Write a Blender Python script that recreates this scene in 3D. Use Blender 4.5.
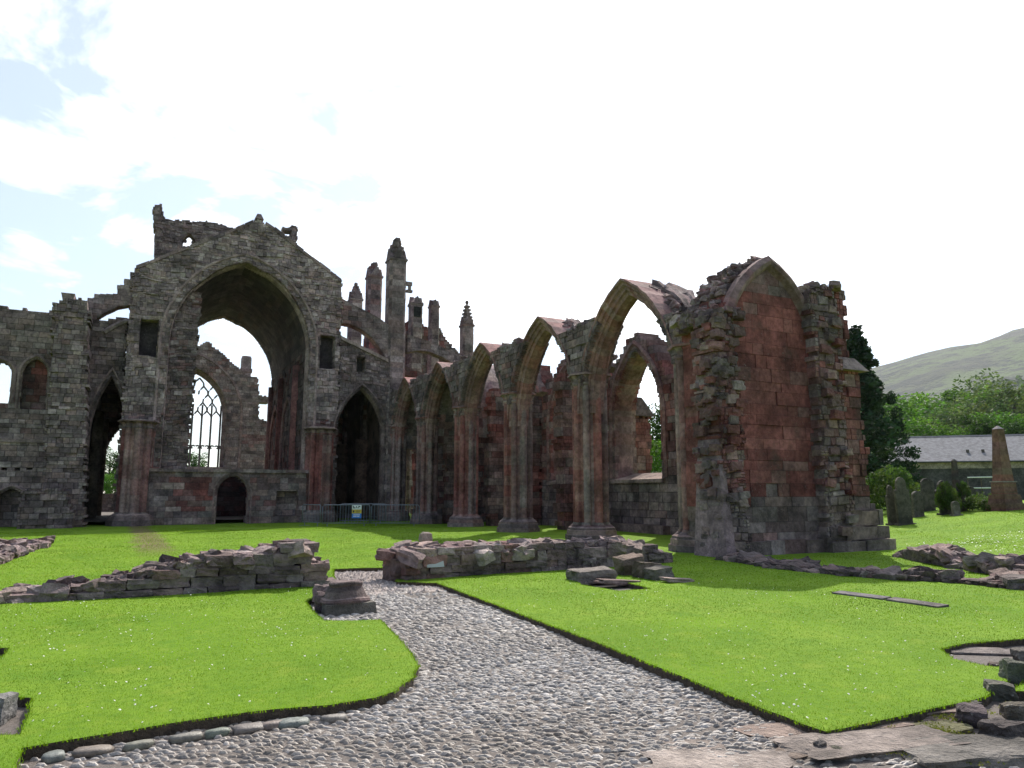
import bpy, bmesh, math, random
import numpy as np
from mathutils import Vector, Matrix, noise
from mathutils.geometry import delaunay_2d_cdt

R = math.radians
rnd = random.Random(11)
scene = bpy.context.scene
for o in list(bpy.data.objects):
    bpy.data.objects.remove(o)
COL = scene.collection

# ------------------------------------------------------------------ camera
EYE = 1.6; FPX = 720.0; PITCH = R(8.609); YAW = R(26.43)
cd = bpy.data.cameras.new('camera'); cam = bpy.data.objects.new('camera', cd); COL.objects.link(cam)
cam.location = (0, 0, EYE); cam.rotation_euler = (R(90) + PITCH, 0, -YAW)
cd.sensor_width = 36; cd.lens = FPX / 1024 * 36; cd.clip_start = .05; cd.clip_end = 12000
scene.camera = cam

# ------------------------------------------------------------------ sun, sky, exposure
SUN_AZ, SUN_EL = R(45), R(46.5)
sv = Vector((math.sin(SUN_AZ) * math.cos(SUN_EL), math.cos(SUN_AZ) * math.cos(SUN_EL), math.sin(SUN_EL)))
sl = bpy.data.lights.new('sun', 'SUN'); sl.energy = 4.3; sl.angle = R(.55); sl.color = (1, .94, .85)
so = bpy.data.objects.new('sun', sl); COL.objects.link(so)
so.rotation_euler = (-sv).to_track_quat('-Z', 'Y').to_euler(); so.location = (30, 20, 60)
w = bpy.data.worlds.new('World'); scene.world = w; w.use_nodes = True
nt = w.node_tree; nt.nodes.clear()
def N(t, ty, **kw):
    n = t.nodes.new(ty)
    for k, v in kw.items(): setattr(n, k, v)
    return n
def Mth(t, op, a, b=None, c=None, clamp=False):
    n = t.nodes.new('ShaderNodeMath'); n.operation = op; n.use_clamp = clamp
    for i, v in enumerate((a, b, c)):
        if v is None: continue
        if isinstance(v, (int, float)): n.inputs[i].default_value = v
        else: t.links.new(v, n.inputs[i])
    return n.outputs[0]
def Mix(t, f, a, b, mode='MIX'):
    n = t.nodes.new('ShaderNodeMix'); n.data_type = 'RGBA'; n.blend_type = mode
    for i, v in ((0, f), (6, a), (7, b)):
        if isinstance(v, (int, float)): n.inputs[i].default_value = v
        elif isinstance(v, tuple): n.inputs[i].default_value = (*v[:3], 1)
        else: t.links.new(v, n.inputs[i])
    return n.outputs[2]
def Ramp(t, v, a, b, lo=0., hi=1.):
    n = t.nodes.new('ShaderNodeMapRange'); n.interpolation_type = 'SMOOTHSTEP'
    t.links.new(v, n.inputs[0])
    for i, x in ((1, a), (2, b), (3, lo), (4, hi)): n.inputs[i].default_value = x
    return n.outputs[0]
def Noise(t, vec, scale, detail=4, rough=.55, dist=0):
    n = t.nodes.new('ShaderNodeTexNoise'); n.inputs['Scale'].default_value = scale
    n.inputs['Detail'].default_value = detail; n.inputs['Roughness'].default_value = rough
    n.inputs['Distortion'].default_value = dist
    t.links.new(vec, n.inputs['Vector']); return n.outputs['Fac']
sky = N(nt, 'ShaderNodeTexSky', sky_type='NISHITA', sun_disc=False, sun_elevation=SUN_EL, sun_rotation=SUN_AZ)
sky.air_density = 1.0; sky.dust_density = .5
tc = N(nt, 'ShaderNodeTexCoord')
# cloud cover: thick and bright around the sun, breaking up away from it
dotn = N(nt, 'ShaderNodeVectorMath', operation='DOT_PRODUCT'); nt.links.new(tc.outputs['Generated'], dotn.inputs[0]); dotn.inputs[1].default_value = sv
sep = N(nt, 'ShaderNodeSeparateXYZ'); nt.links.new(tc.outputs['Generated'], sep.inputs[0])
zz = Mth(nt, 'ADD', sep.outputs[2], .22)
cmb = N(nt, 'ShaderNodeCombineXYZ')
nt.links.new(Mth(nt, 'DIVIDE', sep.outputs[0], zz), cmb.inputs[0]); nt.links.new(Mth(nt, 'DIVIDE', sep.outputs[1], zz), cmb.inputs[1])
cn = Noise(nt, cmb.outputs[0], 2.6, 8, .58, .35)
cov = Mth(nt, 'ADD', cn, Mth(nt, 'MULTIPLY', dotn.outputs['Value'], .55))
veil = Ramp(nt, dotn.outputs['Value'], -.1, .55, .0, .2)
mask = Mth(nt, 'MAXIMUM', veil, Ramp(nt, cov, .76, 1.10))
glow = Ramp(nt, dotn.outputs['Value'], -.3, 1.0, 4.2, 14.0)
cloud = N(nt, 'ShaderNodeCombineXYZ')
for i, k in enumerate((1.0, 1.01, 1.03)): nt.links.new(Mth(nt, 'MULTIPLY', glow, k), cloud.inputs[i])
skym = Mix(nt, mask, sky.outputs[0], cloud.outputs[0])
bg = N(nt, 'ShaderNodeBackground'); bg.inputs[1].default_value = .125
nt.links.new(skym, bg.inputs[0])
wo = N(nt, 'ShaderNodeOutputWorld'); nt.links.new(bg.outputs[0], wo.inputs[0])
vs = scene.view_settings; vs.view_transform = 'Standard'; vs.look = 'None'; vs.gamma = 1; vs.exposure = .45; vs.use_curve_mapping = False
scene.cycles.use_denoising = True; scene.cycles.max_bounces = 6; scene.cycles.transparent_max_bounces = 6
scene.cycles.diffuse_bounces = 3; scene.cycles.volume_bounces = 0
scene.cycles.use_adaptive_sampling = True; scene.cycles.adaptive_threshold = .02

# ------------------------------------------------------------------ survey helpers (bearings taken from the eye point)
_f = Vector((math.sin(YAW) * math.cos(PITCH), math.cos(YAW) * math.cos(PITCH), math.sin(PITCH)))
_r = Vector((math.cos(YAW), -math.sin(YAW), 0)); _u = _r.cross(_f)
def ray(px, py): return _r * (px - 512) + _u * (384 - py) + _f * FPX
def onz(px, py, z=0.):
    d = ray(px, py); t = (z - EYE) / d.z; return (d.x * t, d.y * t)
def ony(px, py, y):
    d = ray(px, py); t = y / d.y; return (d.x * t, EYE + d.z * t)          # (x, z) on the plane Y = y
def onx(px, py, x):
    d = ray(px, py); t = x / d.x; return (d.y * t, EYE + d.z * t)          # (y, z) on the plane X = x
def atd(px, py, dist):
    d = ray(px, py); t = dist / FPX; return (d.x * t, d.y * t, EYE + d.z * t)
def nz(x, y, z=0, s=1.0): return noise.noise(Vector((x * s, y * s, z * s)))

# ------------------------------------------------------------------ tags and mesh collector
def tag(o, label=None, cat=None, group=None, kind=None):
    if label: o['label'] = label
    if cat: o['category'] = cat
    if group: o['group'] = group
    if kind: o['kind'] = kind
    return o
def empty(name, loc, label, cat, group=None, rz=0):
    o = bpy.data.objects.new(name, None); COL.objects.link(o); o.location = loc; o.rotation_euler = (0, 0, rz)
    o.empty_display_size = .2
    return tag(o, label, cat, group)
class MB:
    def __init__(s): s.v = []; s.f = []; s.c = []
    def quadbox(s, P, col):                       # P: 8 points, bottom ring then top ring
        b = len(s.v); s.v += [tuple(p) for p in P]
        for q in ((3, 2, 1, 0), (4, 5, 6, 7), (0, 1, 5, 4), (1, 2, 6, 5), (2, 3, 7, 6), (3, 0, 4, 7)):
            s.f.append(tuple(b + i for i in q)); s.c.append(col)
    def box(s, x0, x1, y0, y1, z0, z1, col=(.2, .18, .16)):
        s.quadbox([(x0, y0, z0), (x1, y0, z0), (x1, y1, z0), (x0, y1, z0), (x0, y0, z1), (x1, y0, z1), (x1, y1, z1), (x0, y1, z1)], col)
    def tube(s, pts, r, n=8, col=(.2, .2, .2), caps=True, r2=None):
        pts = [Vector(p) for p in pts]; b = len(s.v); m = len(pts)
        for i, p in enumerate(pts):
            t = (pts[min(i + 1, m - 1)] - pts[max(i - 1, 0)]).normalized()
            a = t.orthogonal().normalized() if abs(t.z) > .9 else t.cross(Vector((0, 0, 1))).normalized()
            c = t.cross(a); rr = r if r2 is None else r + (r2 - r) * i / (m - 1)
            for k in range(n):
                an = 2 * math.pi * k / n; s.v.append(tuple(p + (a * math.cos(an) + c * math.sin(an)) * rr))
        for i in range(m - 1):
            for k in range(n):
                s.f.append((b + i * n + k, b + i * n + (k + 1) % n, b + (i + 1) * n + (k + 1) % n, b + (i + 1) * n + k)); s.c.append(col)
        if caps:
            s.f.append(tuple(b + k for k in range(n))[::-1]); s.c.append(col)
            s.f.append(tuple(b + (m - 1) * n + k for k in range(n))); s.c.append(col)
    def loft(s, rings, colf, cap=True):
        b = len(s.v); n = len(rings[0])
        for r in rings: s.v += [tuple(p) for p in r]
        for i in range(len(rings) - 1):
            for k in range(n):
                s.f.append((b + i * n + k, b + i * n + (k + 1) % n, b + (i + 1) * n + (k + 1) % n, b + (i + 1) * n + k)); s.c.append(colf(i, k))
        if cap:
            s.f.append(tuple(b + k for k in range(n))[::-1]); s.c.append(colf(0, 0))
            m = len(rings) - 1; s.f.append(tuple(b + m * n + k for k in range(n))); s.c.append(colf(max(m - 1, 0), 0))
    def build(s, name, mat, parent=None, smooth=False, origin=None):
        me = bpy.data.meshes.new(name)
        V = s.v
        if origin is not None:
            V = [(x - origin[0], y - origin[1], z - origin[2]) for x, y, z in V]
        elif parent is not None:
            inv = Matrix.LocRotScale(parent.location, parent.rotation_euler, None).inverted() if parent.parent is None else Matrix.LocRotScale(parent.parent.location, parent.parent.rotation_euler, None).inverted()
            V = [tuple(inv @ Vector(p)) for p in V]
        me.from_pydata(V, [], s.f)
        a = me.attributes.new('tint', 'FLOAT_COLOR', 'FACE')
        arr = np.ones((len(s.f), 4), np.float32); arr[:, :3] = np.array(s.c, np.float32)
        a.data.foreach_set('color', arr.ravel())
        if smooth: me.polygons.foreach_set('use_smooth', [True] * len(s.f))
        me.materials.append(mat); me.update()
        o = bpy.data.objects.new(name, me); COL.objects.link(o)
        if parent is not None: o.parent = parent
        if origin is not None: o.location = origin
        return o

# ------------------------------------------------------------------ materials
def newmat(name):
    m = bpy.data.materials.new(name); m.use_nodes = True; t = m.node_tree; t.nodes.clear()
    out = N(t, 'ShaderNodeOutputMaterial'); b = N(t, 'ShaderNodeBsdfPrincipled'); t.links.new(b.outputs[0], out.inputs[0])
    g = N(t, 'ShaderNodeNewGeometry')
    return m, t, b, out, g.outputs['Position']
def tint(t):
    a = N(t, 'ShaderNodeAttribute', attribute_name='tint', attribute_type='GEOMETRY'); return a.outputs['Color']
def bump(t, b, h, strength, dist):
    n = N(t, 'ShaderNodeBump'); n.inputs['Strength'].default_value = strength; n.inputs['Distance'].default_value = dist
    t.links.new(h, n.inputs['Height']); t.links.new(n.outputs[0], b.inputs['Normal'])
def stone_mat(name, lichen=.5, pit=9.0, dirt=.6, bs=.8):
    m, t, b, out, P = newmat(name)
    c = tint(t)
    n1 = Noise(t, P, 1.1, 6, .62); n2 = Noise(t, P, 7.0, 6, .65); n3 = Noise(t, P, 38.0, 4, .6)
    mul = Mth(t, 'MULTIPLY', Ramp(t, n1, .3, .72, 1 - dirt, 1.2), Ramp(t, n2, .28, .72, .66, 1.32))
    v = N(t, 'ShaderNodeCombineXYZ')
    for i in range(3): t.links.new(mul, v.inputs[i])
    c = Mix(t, 1.0, c, v.outputs[0], 'MULTIPLY')
    li = Mth(t, 'MULTIPLY', Ramp(t, Noise(t, P, 19, 4, .7), .60, .70), Ramp(t, Noise(t, P, 1.7, 3), .42, .62))
    c = Mix(t, Mth(t, 'MULTIPLY', li, lichen), c, (.36, .34, .31))
    mo = Mth(t, 'MULTIPLY', Ramp(t, Noise(t, P, .9, 5), .58, .7), .35)
    c = Mix(t, mo, c, (.07, .062, .05))
    t.links.new(c, b.inputs['Base Color']); b.inputs['Roughness'].default_value = .92; b.inputs['Specular IOR Level'].default_value = .25
    h = Mth(t, 'ADD', Mth(t, 'MULTIPLY', n2, .6), Mth(t, 'MULTIPLY', n3, .4))
    h = Mth(t, 'ADD', h, Mth(t, 'MULTIPLY', Noise(t, P, pit * 1.7, 3), .5))
    bump(t, b, h, bs, .06)
    return m
M = {}
M['stone'] = stone_mat('weathered_sandstone')
M['rubble'] = stone_mat('rubble_stone', .7, 11, .55, 1.0)
M['smooth'] = stone_mat('dressed_stone', .3, 6, .5, .45)
def simple(name, col, rough=.8, metal=0., var=.25, scale=6.0, bs=.3, bd=.02):
    m, t, b, out, P = newmat(name)
    n = Noise(t, P, scale, 5, .6)
    lo = tuple(x * (1 - var) for x in col); hi = tuple(x * (1 + var) for x in col)
    t.links.new(Mix(t, Ramp(t, n, .3, .7), lo, hi), b.inputs['Base Color'])
    b.inputs['Roughness'].default_value = rough; b.inputs['Metallic'].default_value = metal
    if bs: bump(t, b, Noise(t, P, scale * 4, 4), bs, bd)
    return m
M['soil'] = simple('dark_soil', (.07, .05, .034), .95, 0, .4, 14, .9, .03)
M['earth'] = simple('field_ground', (.07, .10, .035), .95, 0, .4, .05, 0)
M['steel'] = simple('galvanised_steel', (.2, .22, .25), .5, .6, .15, 20, .1, .003)
M['iron'] = simple('painted_white_metal', (.75, .76, .76), .5, 0, .08, 20, 0)
M['bark'] = simple('tree_bark', (.085, .065, .05), .95, 0, .35, 9, .8, .04)
def tinted(name, rough=.8, var=.3, scale=12, bs=.5, bd=.02):
    m, t, b, out, P = newmat(name)
    n = Noise(t, P, scale, 5, .6); k = Ramp(t, n, .3, .7, 1 - var, 1 + var)
    v = N(t, 'ShaderNodeCombineXYZ')
    for i in range(3): t.links.new(k, v.inputs[i])
    t.links.new(Mix(t, 1.0, tint(t), v.outputs[0], 'MULTIPLY'), b.inputs['Base Color'])
    b.inputs['Roughness'].default_value = rough
    bump(t, b, Noise(t, P, scale * 3, 4), bs, bd)
    return m
M['cobble'] = tinted('cobble_stone', .5, .3, 30, .5, .01)
M['gravel'] = tinted('gravel', .9, .3, 40, .6, .02)
M['slate'] = tinted('roof_slate', .9, .3, 3, .4, .02)
M['paint'] = tinted('sign_paint', .5, .03, 5, 0, .001)
def leaf_mat(name, trans=.45, rough=.6):
    m, t, b, out, P = newmat(name)
    k = Ramp(t, Noise(t, P, .8, 4), .3, .7, .75, 1.2)
    v = N(t, 'ShaderNodeCombineXYZ')
    for i in range(3): t.links.new(k, v.inputs[i])
    c = Mix(t, 1.0, tint(t), v.outputs[0], 'MULTIPLY')
    t.links.new(c, b.inputs['Base Color']); b.inputs['Roughness'].default_value = rough; b.inputs['Specular IOR Level'].default_value = .12
    tr = N(t, 'ShaderNodeBsdfTranslucent'); t.links.new(Mix(t, 1.0, c, (1.15, 1.25, .55), 'MULTIPLY'), tr.inputs[0])
    mx = N(t, 'ShaderNodeMixShader'); mx.inputs[0].default_value = trans
    t.links.new(b.outputs[0], mx.inputs[1]); t.links.new(tr.outputs[0], mx.inputs[2]); t.links.new(mx.outputs[0], out.inputs[0])
    return m
M['leaf'] = leaf_mat('leaves'); M['needle'] = leaf_mat('needles', .15, .7); M['blade'] = leaf_mat('grass_blades', .5, .8)
def lawn_mat():
    m, t, b, out, P = newmat('mown_lawn')
    a = Noise(t, P, .55, 5, .6); c = Noise(t, P, 14, 4, .7); d = Noise(t, P, 90, 3, .7)
    col = Mix(t, Ramp(t, a, .3, .7), (.135, .245, .016), (.195, .315, .026))
    col = Mix(t, Ramp(t, c, .35, .75, 0, .55), col, (.075, .17, .014))
    col = Mix(t, Ramp(t, Noise(t, P, 2.1, 5, .7), .52, .72, 0, .6), col, (.235, .315, .035))
    col = Mix(t, Ramp(t, Noise(t, P, .9, 5, .7), .54, .7, 0, .55), col, (.085, .20, .014))
    # worn earth track through the nave lawn
    sp = N(t, 'ShaderNodeSeparateXYZ'); t.links.new(P, sp.inputs[0])
    tx = Mth(t, 'SUBTRACT', sp.outputs[0], Mth(t, 'ADD', Mth(t, 'MULTIPLY', sp.outputs[1], -.035), 1.05))
    tx = Mth(t, 'ADD', tx, Mth(t, 'MULTIPLY', Mth(t, 'SUBTRACT', Noise(t, P, 1.2, 4), .5), 1.2))
    tr = Mth(t, 'MULTIPLY', Ramp(t, Mth(t, 'ABSOLUTE', tx), .25, .62, .8, 0), Mth(t, 'MULTIPLY', Ramp(t, sp.outputs[1], 19, 24), Ramp(t, sp.outputs[1], 44, 46, 1, 0)))
    col = Mix(t, tr, col, (.17, .12, .075))
    t.links.new(col, b.inputs['Base Color']); b.inputs['Roughness'].default_value = .85; b.inputs['Specular IOR Level'].default_value = .1
    bump(t, b, Mth(t, 'ADD', d, Mth(t, 'MULTIPLY', c, .6)), .7, .03)
    return m
M['lawn'] = lawn_mat()
def hill_mat():
    m, t, b, out, P = newmat('hill_moor')
    n = Noise(t, P, .004, 6, .7); n2 = Noise(t, P, .016, 7, .78)
    sp = N(t, 'ShaderNodeSeparateXYZ'); t.links.new(P, sp.inputs[0])
    c = Mix(t, Ramp(t, n, .42, .58), (.07, .105, .03), (.034, .036, .024))
    c = Mix(t, Ramp(t, n2, .49, .56, 0, .95), c, (.012, .02, .012))
    lowm = Mth(t, 'MULTIPLY', Ramp(t, Mth(t, 'ADD', sp.outputs[2], Mth(t, 'MULTIPLY', n2, 160)), 190, 260, 1, 0), .85)
    c = Mix(t, lowm, c, Mix(t, Ramp(t, Noise(t, P, .05, 4), .4, .6), (.03, .06, .02), (.06, .11, .03)))
    t.links.new(c, b.inputs['Base Color']); b.inputs['Roughness'].default_value = .95
    bump(t, b, Mth(t, 'ADD', n2, Noise(t, P, .12, 4)), 1., 8.)
    return m
M['hill'] = hill_mat()

# ------------------------------------------------------------------ stone colours
GREY = [(.26, .187, .178), (.285, .215, .204), (.21, .153, .15), (.275, .19, .172), (.32, .25, .238), (.195, .147, .145)]
RED = [(.285, .098, .085), (.25, .085, .075), (.305, .125, .108), (.265, .112, .10), (.225, .077, .07)]
BUFF = [(.34, .258, .215), (.33, .275, .245), (.32, .235, .20)]
def scol(x, y, z, red=.2, buff=.12, val=1.0, cl=.35):
    q = red + cl * nz(x, y, z + 7.3, .45) + rnd.uniform(-.22, .22)
    m = min(1, max(0, (q - .15) / .55)); m = m * m * (3 - 2 * m)
    g = rnd.choice(GREY); r = rnd.choice(RED)
    c = [g[i] + (r[i] - g[i]) * m for i in range(3)]
    if rnd.random() < buff * .8:
        b = rnd.choice(BUFF); c = [.4 * c[i] + .6 * b[i] for i in range(3)]
    k = val * rnd.uniform(.78, 1.24) * (1.35 if rnd.random() < .04 else 1)
    return (c[0] * k, c[1] * k, c[2] * k)

# ------------------------------------------------------------------ pointed arch geometry
class Arch:
    def __init__(s, c, a, zs, rise, z0=0.):
        s.c, s.a, s.zs, s.rise, s.z0 = c, a, zs, rise, z0
        s.R = (a * a + rise * rise) / (2 * a)
    def inside(s, u, z, o=0.):
        x = abs(u - s.c)
        if z < s.z0 - o: return False
        if z <= s.zs: return x < s.a + o
        return (x + s.R - s.a) ** 2 + (z - s.zs) ** 2 < (s.R + o) ** 2
    def path(s, o, n, z0=None):
        pts = []
        tm = math.acos(max(-1, min(1, (s.R - s.a) / (s.R + o))))
        side = [(s.c + s.a - s.R + (s.R + o) * math.cos(tm * i / n), s.zs + (s.R + o) * math.sin(tm * i / n)) for i in range(n + 1)]
        if z0 is not None and z0 < s.zs:
            k = max(1, int((s.zs - z0) / .45)); side = [(s.c + s.a + o, z0 + (s.zs - z0) * i / k) for i in range(k)] + side
        left = [(2 * s.c - u, z) for u, z in side]
        return left + side[::-1][1:]
class Rect:
    def __init__(s, u0, u1, z0, z1): s.b = (u0, u1, z0, z1)
    def inside(s, u, z, o=0.): return s.b[0] - o < u < s.b[1] + o and s.b[2] - o < z < s.b[3] + o
def inpoly(P, u, z):
    r = False; j = len(P) - 1
    for i in range(len(P)):
        a, b = P[i], P[j]
        if (a[1] > z) != (b[1] > z) and u < (b[0] - a[0]) * (z - a[1]) / (b[1] - a[1]) + a[0]: r = not r
        j = i
    return r
def planeY(Y): return lambda u, d, z: (u, Y + d, z)
def planeX(X): return lambda u, d, z: (X + d, u, z)
def arch_ring(mb, A, section, plane, n=14, z0=None, red=.2, buff=.2, val=1.0, jit=.012):
    rows = []
    for (o, d) in section:
        rows.append([plane(u, d + 0, z) for u, z in A.path(o, n, z0)])
    L = len(rows[0]); cols = {}
    b = len(mb.v)
    for i in range(L):
        j = [rnd.uniform(-jit, jit) for _ in range(3)]
        for r in rows: mb.v.append((r[i][0] + j[0], r[i][1] + j[1], r[i][2] + j[2]))
    m = len(section)
    for i in range(L - 1):
        c = scol(*rows[0][i], red, buff, val, .15); mean = tuple(GREY[0][q] * (1 - min(.8, red)) * val + RED[0][q] * min(.8, red) * val for q in range(3)); c = tuple(.4 * c[q] + .6 * mean[q] for q in range(3))
        for k in range(m):
            mb.f.append((b + i * m + k, b + i * m + (k + 1) % m, b + (i + 1) * m + (k + 1) % m, b + (i + 1) * m + k)); mb.c.append(c)
    mb.f.append(tuple(b + k for k in range(m))); mb.c.append(c)
    mb.f.append(tuple(b + (L - 1) * m + k for k in range(m))[::-1]); mb.c.append(c)
def orders(w, depth, n=3, proud=.04, deep=.72):
    """symmetric stepped section, intrados at o=0, width w, total half depth 'depth' about d=depth (wall 0..2*depth)"""
    pts = []
    for i in range(n):
        d = -proud + (depth * deep) * i / n
        o1 = w * (1 - i / n); o0 = w * (1 - (i + .62) / n)
        dn = -proud + (depth * deep) * (i + 1) / n
        rr_ = o0 - w * (1 - (i + 1) / n); pts += [(o1, d), (o0 + .25 * (o1 - o0), d), (o0 - .1 * (o1 - o0), d + .3 * (dn - d)), (o0 + .15 * (o1 - o0), d + .6 * (dn - d))]
    pts.append((0, depth * (deep + .08)))
    full = pts + [(o, 2 * depth - d) for o, d in pts[::-1]]
    return full

# ------------------------------------------------------------------ coursed block masonry
def masonry(mb, plane, outline, holes=(), thick=.8, ch=(.2, .34), bw=(.3, .7), relief=.03, bev=.014, colf=None, ragged=True, hole_off=0., maxsplit=3, rough=.012, back=True, jt=.55, warp=0.):
    us = [p[0] for p in outline]; zs = [p[1] for p in outline]
    u0, u1, z0, z1 = min(us), max(us), min(zs), max(zs)
    def ok(u, z):
        if not inpoly(outline, u, z): return False
        for h in holes:
            if h.inside(u, z, hole_off): return False
        return True
    def hit(u, z):
        return any(h.inside(u, z, hole_off) for h in holes)
    def emit(a, b, c, d, dep, col, bv):
        v = len(mb.v); J = lambda: rnd.uniform(-rough, rough)
        fr = [(a, c), (b, c), (b, d), (a, d)]
        for u, z in fr: mb.v.append(plane(u, thick, z))
        for u, z in fr: mb.v.append(plane(u, dep + bv, z))
        g = bv * 1.1
        for u, z in ((a + g, c + g), (b - g, c + g), (b - g, d - g), (a + g, d - g)): mb.v.append(plane(u, dep + J(), z))
        for i in range(4):
            k = (i + 1) % 4
            mb.f.append((v + i, v + k, v + 4 + k, v + 4 + i)); mb.c.append(col)
            mb.f.append((v + 4 + i, v + 4 + k, v + 8 + k, v + 8 + i)); mb.c.append(tuple(x * jt for x in col))
        mb.f.append((v + 8, v + 9, v + 10, v + 11)); mb.c.append(col)
        if back: mb.f.append((v + 3, v + 2, v + 1, v)); mb.c.append(col)
    if warp:
        base_plane = plane
        plane = lambda u, d, z: base_plane(u, d, z + warp * nz(u, z * .6, 1.7, .9) + warp * .4 * nz(u, z, 6.1, 2.6))
    def rec(a, b, c, d, dep, col, lev):
        T = [ok(a + (b - a) * i / 2 * .98 + .01 * (b - a), c + (d - c) * j / 2 * .98 + .01 * (d - c)) for i in range(3) for j in range(3)]
        if all(T): emit(a, b, c, d, dep, col, bev if lev == 0 else .004); return
        if not any(T) and lev > 0: return
        if not any(T) and not any(ok(a + (b - a) * rnd.random(), c + (d - c) * rnd.random()) for _ in range(3)): return
        if lev >= maxsplit:
            if T[4]: emit(a, b, c, d, dep, col, .003)
            return
        mu, mz = (a + b) / 2, (c + d) / 2
        if b - a > 1.6 * (d - c):
            rec(a, mu, c, d, dep, col, lev + 1); rec(mu, b, c, d, dep, col, lev + 1)
        else:
            rec(a, mu, c, mz, dep, col, lev + 1); rec(mu, b, c, mz, dep, col, lev + 1); rec(a, mu, mz, d, dep, col, lev + 1); rec(mu, b, mz, d, dep, col, lev + 1)
    z = z0
    while z < z1:
        h = rnd.uniform(*ch); u = u0 - rnd.uniform(0, bw[0]); ct = rnd.uniform(.84, 1.16)
        while u < u1:
            wd = rnd.uniform(*bw); a, b, c, d = u, u + wd, z, z + h
            p = plane((a + b) / 2, 0, (c + d) / 2)
            col = colf(*p) if colf else scol(*p)
            col = (col[0] * ct, col[1] * ct, col[2] * ct)
            dep = -rnd.uniform(0, relief) if rnd.random() > .12 else relief * rnd.uniform(.3, 1.2)
            m = ((a + b) / 2, (c + d) / 2)
            corners = [(a, c), (b, c), (a, d), (b, d), m]
            if ragged and not any(hit(*q) for q in corners):
                if all(inpoly(outline, *q) for q in corners): emit(a, b, c, d, dep, col, bev)
                else:
                    nu, nv_ = (3, 2) if wd > .35 else (2, 2)
                    for iu in range(nu):
                        for iv in range(nv_):
                            a2, b2 = a + wd * iu / nu, a + wd * (iu + 1) / nu; c2, d2 = c + h * iv / nv_, c + h * (iv + 1) / nv_
                            if inpoly(outline, (a2 + b2) / 2 + rnd.uniform(-.05, .05), (c2 + d2) / 2 + rnd.uniform(-.05, .05)): emit(a2, b2, c2, d2, dep + rnd.uniform(0, .02), col, bev * .7)
            else: rec(a, b, c, d, dep, col, 0)
            u += wd
        z += h
def wall(name, parent, plane, outline, mat='stone', **kw):
    mb = MB(); masonry(mb, plane, outline, **kw); return mb.build(name, M[mat], parent)

# ------------------------------------------------------------------ loose stones
def _cube_tpl(n):
    V = {}; F = []
    def idx(p):
        k = tuple(round(x, 5) for x in p)
        if k not in V: V[k] = len(V)
        return V[k]
    for ax in range(3):
        for s in (-1, 1):
            for i in range(n):
                for j in range(n):
                    q = []
                    for a, b in ((i, j), (i + 1, j), (i + 1, j + 1), (i, j + 1)):
                        p = [0, 0, 0]; p[ax] = s; p[(ax + 1) % 3] = -1 + 2 * a / n; p[(ax + 2) % 3] = -1 + 2 * b / n
                        q.append(idx(p))
                    F.append(tuple(q) if s > 0 else tuple(q[::-1]))
    return [Vector(k) for k in V], F
TPL = {n: _cube_tpl(n) for n in (2, 3, 4, 6, 9)}
def stone(mb, c, size, rz=0., n=3, rough=.14, sq=.35, col=None, tilt=.08, seed=None):
    V, F = TPL[n]; b = len(mb.v); sd = rnd.uniform(0, 99) if seed is None else seed
    m = Matrix.Rotation(rz, 3, 'Z') @ Matrix.Rotation(rnd.uniform(-tilt, tilt), 3, 'X') @ Matrix.Rotation(rnd.uniform(-tilt, tilt), 3, 'Y')
    col = col or scol(*c, .12, .12, 1.0)
    for v in V:
        p = v.lerp(v.normalized() * 1.25, sq)
        q = p * 1.1 + Vector((sd, sd * .7, sd * 1.3))
        p = p * (1 + rough * noise.noise(q) * 1.6) + Vector((noise.noise(q * 2 + Vector((5, 0, 0))), noise.noise(q * 2 + Vector((0, 9, 0))), noise.noise(q * 2))) * rough * .6
        p = m @ Vector((p.x * size[0] / 2, p.y * size[1] / 2, p.z * size[2] / 2))
        mb.v.append((c[0] + p.x, c[1] + p.y, c[2] + p.z))
    for f in F: mb.f.append(tuple(b + i for i in f)); mb.c.append(col)
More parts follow.
